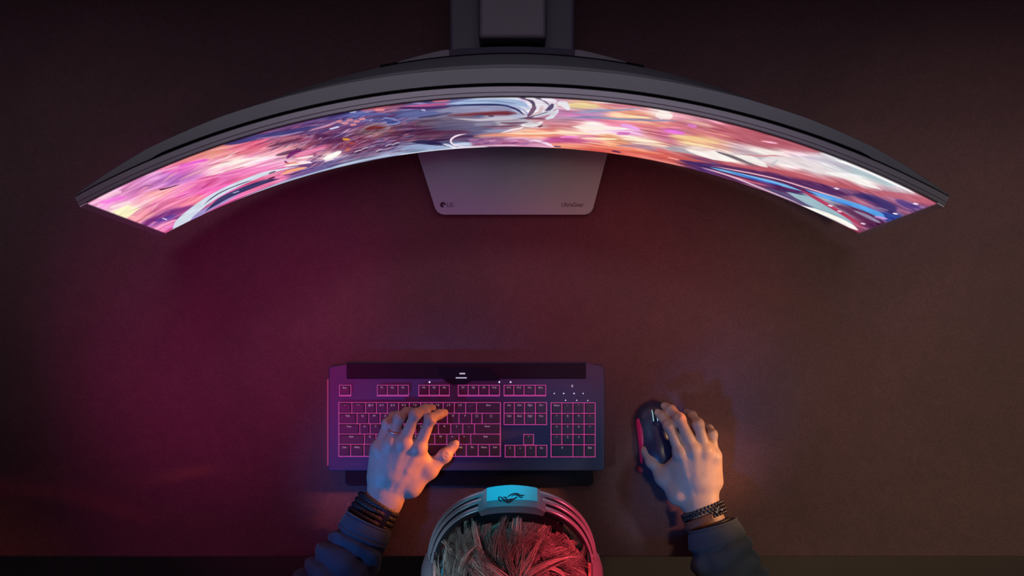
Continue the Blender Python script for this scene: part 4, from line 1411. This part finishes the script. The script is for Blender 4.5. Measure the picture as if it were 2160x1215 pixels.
def sleeve(path, radii, seed, n=150, m=72):
    """folded sleeve from the cuff (first point) to the shoulder"""
    path = [Vector(p) for p in path]
    # resample with Catmull-Rom
    pts, rs = [], []
    k = len(path)
    for i in range(n):
        s = (k - 1) * (i / (n - 1)) ** 1.25
        j = min(int(s), k - 2); f = s - j
        p0, p1, p2, p3 = path[max(j - 1, 0)], path[j], path[j + 1], path[min(j + 2, k - 1)]
        pts.append(0.5 * (2 * p1 + (p2 - p0) * f + (2 * p0 - 5 * p1 + 4 * p2 - p3) * f * f + (3 * p1 - p0 - 3 * p2 + p3) * f ** 3))
        rs.append(radii[j] + (radii[j + 1] - radii[j]) * (f * f * (3 - 2 * f)))
    L = [0.0]
    for a, b_ in zip(pts[:-1], pts[1:]):
        L.append(L[-1] + (b_ - a).length)
    rows = []
    for i, p in enumerate(pts):
        d = (pts[min(i + 1, n - 1)] - pts[max(i - 1, 0)]).normalized()
        side = d.cross(Vector((0, 0, 1))).normalized(); up = side.cross(d)
        row = []
        for q in range(m):
            a = 2 * PI * q / m
            dirv = side * math.cos(a) + up * math.sin(a)
            l = L[i]
            wv = noise.noise(Vector((math.cos(a) * 1.2 + seed, math.sin(a) * 1.2, l * 12)))
            # diagonal folds behind a stitched cuff
            ph = 2 * PI * (l / 0.030) + 1.9 * math.sin(a + 0.6 + seed) + 3.0 * wv
            fold = abs(math.sin(ph * 0.5)) ** 0.7
            w2_ = noise.noise(Vector((math.cos(a) * 2.5, math.sin(a) * 2.5 + seed, l * 40)))
            e = min(1.0, max(0.0, (l - 0.026) / 0.010))
            r = rs[i] + e * (0.0050 - 0.0105 * (1 - fold) * (0.6 + 0.8 * abs(w2_)) + 0.0050 * w2_) + 0.003 * wv
            if l < 0.026:
                r += 0.0030
                if 0.0030 < l < 0.0045 or 0.0205 < l < 0.0220:
                    r -= 0.0012
            elif l < 0.032:
                r -= 0.0010
            row.append(p + dirv * r)
        rows.append(row)
    # turn the cuff in
    rows.insert(0, [pts[0] + (v - pts[0]) * 0.90 for v in rows[0]])
    d0 = (pts[1] - pts[0]).normalized()
    rows.insert(0, [v + d0 * 0.02 for v in rows[0]])
    # keep the cloth above the desk top
    out = []
    for r in rows:
        out.append([Vector((v.x, v.y, max(v.z, 0.0025) if v.y > -0.425 else v.z)) for v in r])
    vs, fs = grid_mesh('sleeve', out, closed_v=True)
    return np.array(vs), np.array(fs)[:, ::-1]
sl_l = sleeve([at(778, 1098, .049), at(752, 1152, .052), at(713, 1216, .052), (-0.320, -0.520, 0.040), (-0.270, -0.550, 0.120), (-0.180, -0.565, 0.185)],
              [0.0350, 0.0400, 0.0490, 0.0560, 0.0600, 0.0640], 0.3)
sl_r = sleeve([at(1504, 1106, .049), at(1517, 1150, .052), at(1541, 1216, .053), (0.362, -0.520, 0.040), (0.290, -0.550, 0.120), (0.190, -0.565, 0.185)],
              [0.0345, 0.0420, 0.0480, 0.0560, 0.0600, 0.0640], 4.1)
P, F = join_np(jackets + [sl_l, sl_r])
part('denim_jacket', np_mesh('denim_jacket', P, F), M_jacket, person, smooth=True)

# ---- hair
M_hair = bpy.data.materials.new('light_brown_hair')
M_hair.use_nodes = True
nt = M_hair.node_tree
b = nt.nodes['Principled BSDF']
b.inputs['Roughness'].default_value = 0.55
b.inputs['Specular IOR Level'].default_value = 0.5
an = nt.nodes.new('ShaderNodeAttribute'); an.attribute_name = 'strand'
nt.links.new(an.outputs['Color'], b.inputs['Base Color'])
hr = random.Random(12)
SR = Vector((0.0800, 0.0990, 0.1000)); SO = (0, 0.018, -0.008)
def scalp(d, lift=0.0):
    """d: unit vector in head frame (x, u, f)"""
    return hp(SO[0] + d.x * (SR.x + lift), SO[1] + d.y * (SR.y + lift), SO[2] + d.z * (SR.z + lift))
whorl = Vector((0.22, 0.52, -0.83)).normalized()
HV, HFc, HCol = [], [], []
def guide(d, flow, length, lift, curl, nseg=11):
    pts = []
    step = length / nseg / 0.10
    tdir = flow.copy()
    for i in range(nseg + 1):
        f = i / nseg
        pts.append((scalp(d, lift * math.sin(min(1.0, f * 1.1) * PI * 0.66) + 0.0008), d.copy()))
        tdir = (tdir - d * tdir.dot(d)).normalized()
        tdir = (tdir + d.cross(tdir) * curl / nseg).normalized()
        d = (d + tdir * step).normalized()
    return pts
def add_lock(g, nst, spread, width, tone, nseg=11):
    for s in range(nst):
        ox, oy = hr.gauss(0, 1) * spread, abs(hr.gauss(0, 1)) * spread * 0.35
        tip = hr.uniform(0.0, 0.55); cut = hr.uniform(0.50, 1.05)
        wob = hr.uniform(0, 6.28); wa = hr.uniform(0, 0.0012)
        tn = tone * hr.uniform(0.6, 1.5)
        wd0 = width * hr.uniform(0.6, 1.3)
        base_i = len(HV)
        for i in range(nseg + 1):
            f = i / nseg
            j = min(nseg, f * nseg * cut); j0 = min(int(j), nseg - 1); fr = j - j0
            p = g[j0][0].lerp(g[j0 + 1][0], fr); nrm = (p - HC).normalized()
            tg = (g[j0 + 1][0] - g[j0][0]).normalized(); sd_ = tg.cross(nrm).normalized()
            k = 1 - (1 - tip) * f ** 1.3
            c = p + sd_ * (ox * k + wa * math.sin(wob + f * 7)) + nrm * oy * k
            wd = wd0 * (1.02 - f ** 1.6)
            HV.extend([c + sd_ * wd, c + nrm * wd * 0.9, c - sd_ * wd])
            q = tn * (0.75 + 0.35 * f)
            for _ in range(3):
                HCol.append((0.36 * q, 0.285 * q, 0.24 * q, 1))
            if i:
                a = base_i + 3 * (i - 1); b2 = base_i + 3 * i
                HFc.extend([(a, a + 1, b2 + 1, b2), (a + 1, a + 2, b2 + 2, b2 + 1), (a + 2, a, b2, b2 + 2)])
for cidx in range(430):
    while True:
        d = Vector((hr.gauss(0, 1), hr.gauss(0, 1), hr.gauss(0, 1))).normalized()
        if d.y > -0.35 and d.z < 0.12 + 0.1 * hr.random():
            break
    away = (d - whorl); away = (away - d * away.dot(d))
    if away.length < 1e-3:
        away = Vector((1, 0, 0))
    away.normalize()
    sw = d.cross(away)
    wn = Vector((noise.noise(d * 2.2), noise.noise(d * 2.2 + Vector((9, 0, 0))), noise.noise(d * 2.2 + Vector((0, 9, 0)))))
    flow = away * 0.8 + sw * 0.8 + wn * 1.6
    front = max(0.0, d.z + 0.45)
    ln = hr.uniform(0.055, 0.105) * (1 - 1.1 * front)
    lf = hr.uniform(0.003, 0.022) * (1 - 1.3 * front)
    cu = hr.gauss(0.5, 1.0)
    g = guide(d, flow, ln, lf, cu)
    add_lock(g, 27, hr.uniform(0.0022, 0.0055), 0.00034, hr.choice((0.3, 0.5, 0.75, 1.0, 1.5)))
# cap of short dense hair under the locks
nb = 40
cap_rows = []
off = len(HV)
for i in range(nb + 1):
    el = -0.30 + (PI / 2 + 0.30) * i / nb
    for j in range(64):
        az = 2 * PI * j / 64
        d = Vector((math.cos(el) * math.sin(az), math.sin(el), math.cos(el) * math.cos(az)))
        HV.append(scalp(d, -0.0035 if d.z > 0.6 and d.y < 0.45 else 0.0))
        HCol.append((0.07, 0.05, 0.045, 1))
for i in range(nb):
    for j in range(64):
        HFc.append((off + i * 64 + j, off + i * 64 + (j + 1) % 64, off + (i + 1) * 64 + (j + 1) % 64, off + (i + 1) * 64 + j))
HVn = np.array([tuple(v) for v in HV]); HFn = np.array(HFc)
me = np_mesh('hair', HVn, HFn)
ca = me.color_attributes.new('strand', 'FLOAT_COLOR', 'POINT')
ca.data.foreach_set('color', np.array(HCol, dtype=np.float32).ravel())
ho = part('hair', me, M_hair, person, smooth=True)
ho['label'] = 'tousled light brown hair'

# ================================================================== things on the wrists
M_cord = mat('black_cord', (0.012, 0.012, 0.018), rough=0.55, bump=0.4, bscale=600)
M_bead = mat('dark_beads', (0.020, 0.018, 0.026), rough=0.22, spec=0.8)
M_leather = mat('brown_leather', (0.20, 0.085, 0.055), rough=0.42, bump=0.25, bscale=300, mottle=0.3, mscale=60)
def wrist_ring(c, axis, side_r, up_r, a):
    d = axis
    side = d.cross(Vector((0, 0, 1))).normalized(); up = side.cross(d)
    return c + side * math.cos(a) * side_r + up * math.sin(a) * up_r

# left: wide braided black band
wl = at(799, 1064, .044); fl_ = at(752, 1145, .050)
ax_l = (fl_ - wl).normalized()
band_l = thing('wide_bracelet', 'wide black braided bracelet on the wrist above the keyboard, at the left sleeve cuff', 'bracelet', tuple(wl))
def band_rows(c, axd, l0, l1, sr, ur, wob, n=120, m=12, thick=0.0030, grow=0.0, tw=0.0012, freq=26):
    rows = []
    for i in range(n):
        a = 2 * PI * i / n
        row = []
        for j in range(m + 1):
            f = j / m
            l = l0 + (l1 - l0) * f
            p = c + axd * l
            bump_ = tw * math.sin(freq * a + wob * f * 2 * PI) * math.sin(PI * f) ** 0.3
            e = thick * (math.sin(PI * f) ** 0.35) + bump_ + grow * f
            row.append(wrist_ring(p, axd, sr + e, ur + e, a))
        for j in range(m, -1, -1):
            f = j / m
            p = c + axd * (l0 + (l1 - l0) * f)
            row.append(wrist_ring(p, axd, sr - 0.0005 + grow * f, ur - 0.0005 + grow * f, a))
        rows.append(row)
    vs, fs = grid_mesh('band', rows, closed_u=True, closed_v=True)
    return mesh_from('band', vs, fs)
for k, (a0, a1) in enumerate([(-0.004, 0.0045), (0.0047, 0.013), (0.0132, 0.0215), (0.0217, 0.030)]):
    part('braided_strap', band_rows(wl, ax_l, a0, a1, 0.0312 + 0.0006 * k, 0.0225, 1.5, grow=0.0006, tw=0.0008, freq=34 + 3 * k), M_cord, band_l, smooth=True)
bm = bmesh.new()
for k in range(7):
    for r_ in range(4):
        a = 0.50 + 0.16 * k
        l = 0.005 + 0.0066 * r_
        p = wrist_ring(wl + ax_l * (l - 0.001), ax_l, 0.0350, 0.0262, a)
        bmesh.ops.create_icosphere(bm, subdivisions=1, radius=0.0008, matrix=Matrix.Translation(p))
part('studs', bm_mesh('studs', bm), mat('steel_studs', (0.30, 0.25, 0.22), rough=0.3, metal=0.8), band_l, smooth=True)
bm = bmesh.new()
q = wrist_ring(wl + ax_l * 0.012, ax_l, 0.0330, 0.0240, 2.0)
tube(bm, [q - ax_l * 0.013, q + ax_l * 0.013], [0.0120, 0.0120], n=24, flat=(0.8, 0.10))
part('clasp_plate', bm_mesh('clasp_plate', bm), M_bead, band_l)

# right: bead bracelet + leather strap
wr_ = at(1481, 1072, .042); fr_ = at(1512, 1150, .050)
ax_r = (fr_ - wr_).normalized()
band_r = thing('beaded_bracelet', 'black beaded bracelet on the wrist of the hand holding the mouse', 'bracelet', tuple(wr_))
bm = bmesh.new()
NBD = 34
for row_i, l in enumerate((0.001, 0.0062, 0.0114, 0.0166)):
    for k in range(NBD):
        a = 2 * PI * (k + 0.5 * (row_i % 2)) / NBD
        if row_i >= 2 and -0.25 < ((a + PI) % (2 * PI)) - PI < 1.75:
            continue
        p = wrist_ring(wr_ + ax_r * l, ax_r, 0.0318, 0.0225, a)
        bmesh.ops.create_icosphere(bm, subdivisions=2, radius=0.0029, matrix=Matrix.Translation(p))
part('beads', bm_mesh('beads', bm), M_bead, band_r, smooth=True)
bm = bmesh.new()
for l in (0.001, 0.0114):
    pts = [wrist_ring(wr_ + ax_r * l, ax_r, 0.0314, 0.0222, 2 * PI * i / 40) for i in range(41)]
    tube(bm, pts, 0.0011, n=6)
part('cord', bm_mesh('cord', bm), M_cord, band_r, smooth=True)
bm = bmesh.new()
q = wrist_ring(wr_ + ax_r * 0.010, ax_r, 0.0335, 0.0245, 2.25)
sdv = ax_r.cross(Vector((0, 0, 1))).normalized()
pts = [q + sdv * (0.006 * (t - 0.5) * 2) + ax_r * (0.0028 * math.sin(t * 9)) + Vector((0, 0, 0.0015)) for t in [i / 14 for i in range(15)]]
tube(bm, pts, 0.0006, n=6)
part('silver_charm', bm_mesh('silver_charm', bm), mat('silver', (0.75, 0.75, 0.78), rough=0.25, metal=0.9), band_r)
strap = thing('leather_strap', 'brown leather wrist strap with black edging beside the right sleeve cuff', 'bracelet', tuple(wr_ + ax_r * 0.02))
c_ = wr_ + ax_r * 0.008
rows = []
def strap_mesh(c, l0, l1, a0, a1, sr, ur, th, n=60, m=8):
    rows = []
    for i in range(n + 1):
        a = a0 + (a1 - a0) * i / n
        row = []
        for j in range(m + 1):
            f = j / m
            e = th * (math.sin(PI * (0.04 + 0.92 * f)) ** 0.25)
            row.append(wrist_ring(c + ax_r * (l0 + (l1 - l0) * f), ax_r, sr + e, ur + e, a))
        for j in range(m, -1, -1):
            f = j / m
            row.append(wrist_ring(c + ax_r * (l0 + (l1 - l0) * f), ax_r, sr, ur, a))
        rows.append(row)
    vs, fs = grid_mesh('strap', rows, closed_v=True)
    k = len(rows[0])
    fs += [tuple(range(k))[::-1], tuple(range(n * k, n * k + k))]
    return mesh_from('strap', vs, fs)
part('leather_band', strap_mesh(c_, 0.003, 0.0185, -0.6, 1.85, 0.0320, 0.0228, 0.0022), M_leather, strap, smooth=True)
part('black_edging', strap_mesh(c_, 0.0185, 0.0235, -2.8, 3.2, 0.0330, 0.0240, 0.0022), M_cord, strap, smooth=True)

# ring on the ring finger of the left hand
a_, b_ = JL['ring'][0][0], JL['ring'][1][0]
rc_ = a_.lerp(b_, 0.42); dr = (b_ - a_).normalized()
ring = thing('finger_ring', 'thin shiny ring on the ring finger of the typing hand', 'ring', tuple(rc_))
bm = bmesh.new()
s_ = dr.cross(Vector((0, 0, 1))).normalized(); u_ = s_.cross(dr)
pts = [rc_ + s_ * math.cos(2 * PI * i / 36) * 0.0101 + u_ * math.sin(2 * PI * i / 36) * 0.0101 for i in range(37)]
tube(bm, pts, 0.0011, n=8)
part('hoop', bm_mesh('hoop', bm), mat('pink_silver', (0.85, 0.65, 0.80), rough=0.2, metal=0.9), ring, smooth=True)

# ================================================================== headset
headset = thing('headset', 'over-ear gaming headset with a ribbed band and cyan top plate worn on the head', 'headset', tuple(HC))
M_band = mat('headband_silver', (0.34, 0.33, 0.38), rough=0.28, metal=0.45, spec=0.6)
M_hs_black = mat('headset_black', (0.012, 0.012, 0.018), rough=0.45)
M_hs_grey = mat('headset_grey', (0.20, 0.19, 0.23), rough=0.35, metal=0.2)
M_cyan = mat('cyan_plate', (0.010, 0.52, 0.62), rough=0.35, spec=0.5)
BA, BB, BN = 0.1070, 0.1480, 2.35
def bandp(a, off, f):
    """a: angle from the top; off: outwards; f: fore-aft"""
    s, c = math.sin(a), math.cos(a)
    k = (abs(s) ** BN + abs(c) ** BN) ** (-1 / BN)
    x, u = BA * k * s, BB * k * c
    # outward normal of the super-ellipse
    nx = (abs(x) / BA) ** (BN - 1) / BA * (1 if x >= 0 else -1)
    nu = (abs(u) / BB) ** (BN - 1) / BB * (1 if u >= 0 else -1)
    L = math.hypot(nx, nu)
    return hp(x + nx / L * off, u + nu / L * off, f)
def band_sweep(name, sect, a0, a1, n, m, root, parent=None, smooth=True):
    rows = []
    for i in range(n + 1):
        a = a0 + (a1 - a0) * i / n
        rows.append([bandp(a, o, f) for f, o in sect(a)])
    vs, fs = grid_mesh(name, rows, closed_v=True)
    k = len(rows[0])
    fs += [tuple(range(k))[::-1], tuple(range(n * k, n * k + k))]
    me = mesh_from(name, vs, fs)
    bmm = bmesh.new(); bmm.from_mesh(me); bmesh.ops.recalc_face_normals(bmm, faces=bmm.faces); bmm.to_mesh(me); bmm.free()
    o = part(name, me, m, root, parent=parent)
    if smooth:
        me.polygons.foreach_set('use_smooth', [True] * len(me.polygons))
        me.set_sharp_from_angle(angle=math.radians(40))
    return o
AE = math.radians(84)
def wdt(a):
    return 0.0145 - 0.0050 * (abs(a) / AE) ** 2
for k in range(3):
    def sec_r(a, k=k):
        w_ = wdt(a)
        c = -w_ + w_ * 2 * (k + 0.5) / 3
        h_ = w_ / 3 * 0.86
        drop = (-0.0045, -0.0015, 0.0)[k]      # ribs step down towards the back of the head
        return [(c + h_ * math.cos(t), drop + 0.0022 * math.sin(t)) for t in [2 * PI * q / 12 for q in range(12)]]
    band_sweep('band_rib', sec_r, -AE, AE, 96, M_band, headset)
def sec_core(a):
    w_ = wdt(a)
    return [(-w_, -0.0105), (-w_, -0.0055), (w_, -0.0012), (w_ * 0.98, -0.0095)]
band_sweep('headband', sec_core, -AE, AE, 96, M_hs_black, headset)
def sec_pad(a):
    e = max(0.0, 1 - (a / math.radians(40)) ** 2) ** 0.5
    return [(-0.006 + 0.017 * math.cos(t), -0.018 + 0.0085 * (0.3 + 0.7 * e) * math.sin(t)) for t in [2 * PI * q / 14 for q in range(14)]]
band_sweep('headband_pad', sec_pad, -math.radians(42), math.radians(42), 40, mat('pad_foam', (0.004, 0.004, 0.006), rough=0.95, spec=0.1), headset)
# centre block: wedge-shaped housing with the plate on it
AC = math.radians(22.5)
def sec_c(a):
    e = abs(a) / AC
    fr = 0.0165 - 0.002 * e * e
    d = 0.0046 * max(0.0, (abs(a) - math.radians(16.5)) / math.radians(6))
    return [(-0.0165, -0.0110), (-0.0160, 0.0005 - d), (-0.0085, 0.0032 - d), (fr - 0.002, 0.0034 - d), (fr, 0.0015 - d), (fr, -0.010)]
blk = band_sweep('logo_housing', sec_c, -AC, AC, 24, M_hs_grey, headset)
def sec_p(a):
    e = abs(a) / math.radians(16.5)
    return [(-0.0085, 0.0030), (-0.0083, 0.0040), (0.0155 - 0.002 * e, 0.0042), (0.0157 - 0.002 * e, 0.0028)]
pl = band_sweep('top_plate', sec_p, -math.radians(16.0), math.radians(16.0), 20, M_cyan, headset, parent=blk)
# side facets of the plate taper forward
# swooping bird-like emblem on the plate
def plate_pt(px, py):
    """photo position of the emblem -> point on the plate"""
    x = (px - 1083.0) / 1715.0
    a = math.atan2(x / BA, 1.0) * 1.0
    for _ in range(12):
        p = bandp(a, 0.0046, 0.0)
        a += (x - p.x) / 0.16
    lo, hi = -0.02, 0.03
    for _ in range(30):
        m_ = (lo + hi) / 2
        p = bandp(a, 0.0046, m_)
        y = 607.5 - p.y * FPX / (CAM_H - p.z)
        if y > py: lo = m_
        else: hi = m_
    return bandp(a, 0.0046, m_)
def cs(x, y):
    return (870 + x / 4.909, 1000 + y / 4.909)
bm = bmesh.new()
for pts, rs in [
    ([(905, 238), (912, 262), (935, 276)], [.0005, .0009, .0006]),
    ([(905, 238), (935, 240), (960, 268), (1000, 288)], [.0004, .0007, .0011, .0006]),
    ([(955, 240), (985, 246), (1000, 288), (1040, 268), (1100, 238)], [.0005, .0011, .0009, .0012, .0005]),
    ([(955, 262), (1000, 270), (1040, 255)], [.0006, .0013, .0006]),
    ([(1000, 236), (1035, 212), (1080, 200), (1110, 205), (1090, 222)], [.0005, .0007, .0007, .0007, .0004]),
    ([(1040, 230), (1075, 212), (1110, 222), (1130, 238), (1160, 240)], [.0004, .0006, .0009, .0008, .0003]),
    ([(1110, 205), (1140, 222), (1175, 214)], [.0006, .0009, .0003])]:
    q = [plate_pt(*cs(*p)) for p in pts]
    # smooth
    qq, rr2 = [], []
    for i in range(len(q) - 1):
        for s in range(5):
            f = s / 5
            p0, p1, p2, p3 = q[max(i - 1, 0)], q[i], q[i + 1], q[min(i + 2, len(q) - 1)]
            qq.append(0.5 * (2 * p1 + (p2 - p0) * f + (2 * p0 - 5 * p1 + 4 * p2 - p3) * f * f + (3 * p1 - p0 - 3 * p2 + p3) * f ** 3))
            rr2.append(rs[i] + (rs[i + 1] - rs[i]) * f)
    qq.append(q[-1]); rr2.append(rs[-1])
    tube(bm, qq, rr2, n=6)
part('emblem', bm_mesh('emblem', bm), mat('emblem_ink', (0.004, 0.012, 0.03), rough=0.5), headset, parent=pl)

# ear cups, both sides
M_cup = mat('cup_shell', (0.16, 0.15, 0.18), rough=0.32, metal=0.2)
M_rim = mat('cup_rim', (0.80, 0.42, 0.36), rough=0.35, metal=0.3)
M_cushion = mat('ear_cushion', (0.020, 0.024, 0.032), rough=0.6)
M_cyan_ring = mat('cushion_cyan', (0.02, 0.30, 0.42), rough=0.4)
def disc(name, sx, x_prof, m, parent=None, n=48, cu=-0.004, ru=1.0, rf=1.0):
    """lathe about the ear axis; x_prof = [(x, radius)]"""
    rows = []
    for x, r in x_prof:
        rows.append([hp(sx * x, cu + r * ru * math.cos(2 * PI * i / n), r * rf * math.sin(2 * PI * i / n)) for i in range(n)])
    vs, fs = grid_mesh(name, rows, closed_v=True)
    fs += [tuple(range(n)), tuple(range(len(vs) - n, len(vs)))]
    me = mesh_from(name, vs, fs)
    bmm = bmesh.new(); bmm.from_mesh(me); bmesh.ops.recalc_face_normals(bmm, faces=bmm.faces); bmm.to_mesh(me); bmm.free()
    o = part(name, me, m, headset, parent=parent)
    me.polygons.foreach_set('use_smooth', [True] * len(me.polygons))
    me.set_sharp_from_angle(angle=math.radians(35))
    return o
for s in (-1, 1):
    cup = disc('ear_cup', s, [(0.0985, 0.034), (0.0990, 0.040), (0.1025, 0.0405), (0.1110, 0.032), (0.1155, 0.018), (0.1165, 0.012)], M_cup, rf=0.9)
    disc('cup_rim', s, [(0.0960, 0.0405), (0.0962, 0.0425), (0.0992, 0.0425), (0.0994, 0.0405)], M_rim, parent=cup, rf=0.9)
    disc('cup_back', s, [(0.0880, 0.036), (0.0885, 0.0385), (0.0960, 0.0395), (0.0962, 0.036)], M_hs_black, parent=cup, rf=0.9)
    prof = [(0.0790 + 0.0065 - 0.0065 * math.cos(t), 0.034 + 0.0050 * math.sin(t)) for t in [PI * i / 8 for i in range(9)]]
    disc('ear_cushion', s, prof, M_cushion, rf=0.9)
    disc('cushion_ring', s, [(0.0850, 0.0385), (0.0852, 0.0402), (0.0892, 0.0402), (0.0895, 0.0385)], M_cyan_ring, rf=0.9)
    # yoke: flat arm from the band end to the cup
    bm = bmesh.new()
    p0 = bandp(s * math.radians(72), -0.004, 0.0); p1 = bandp(s * AE, -0.004, 0.0); p2 = hp(s * 0.1030, 0.030, 0.0); p3 = hp(s * 0.1080, 0.010, 0.0)
    tube(bm, [p0, p1, p2, p3], [0.0065, 0.0070, 0.0060, 0.0050], n=14, flat=(1.0, 0.55), up=tuple(HX))
    part('yoke', bm_mesh('yoke', bm), M_hs_black, headset, smooth=True)
    bm = bmesh.new()
    p0 = hp(s * 0.0960, 0.058, -0.010); p1 = hp(s * 0.0970, 0.040, -0.012)
    tube(bm, [p0, p1], [0.0020, 0.0020], n=10, flat=(1, 1), up=tuple(HX))
    part('slider_pin', bm_mesh('slider_pin', bm), mat('chrome', (0.7, 0.7, 0.75), rough=0.15, metal=1.0) if s < 0 else bpy.data.materials['chrome'], headset)
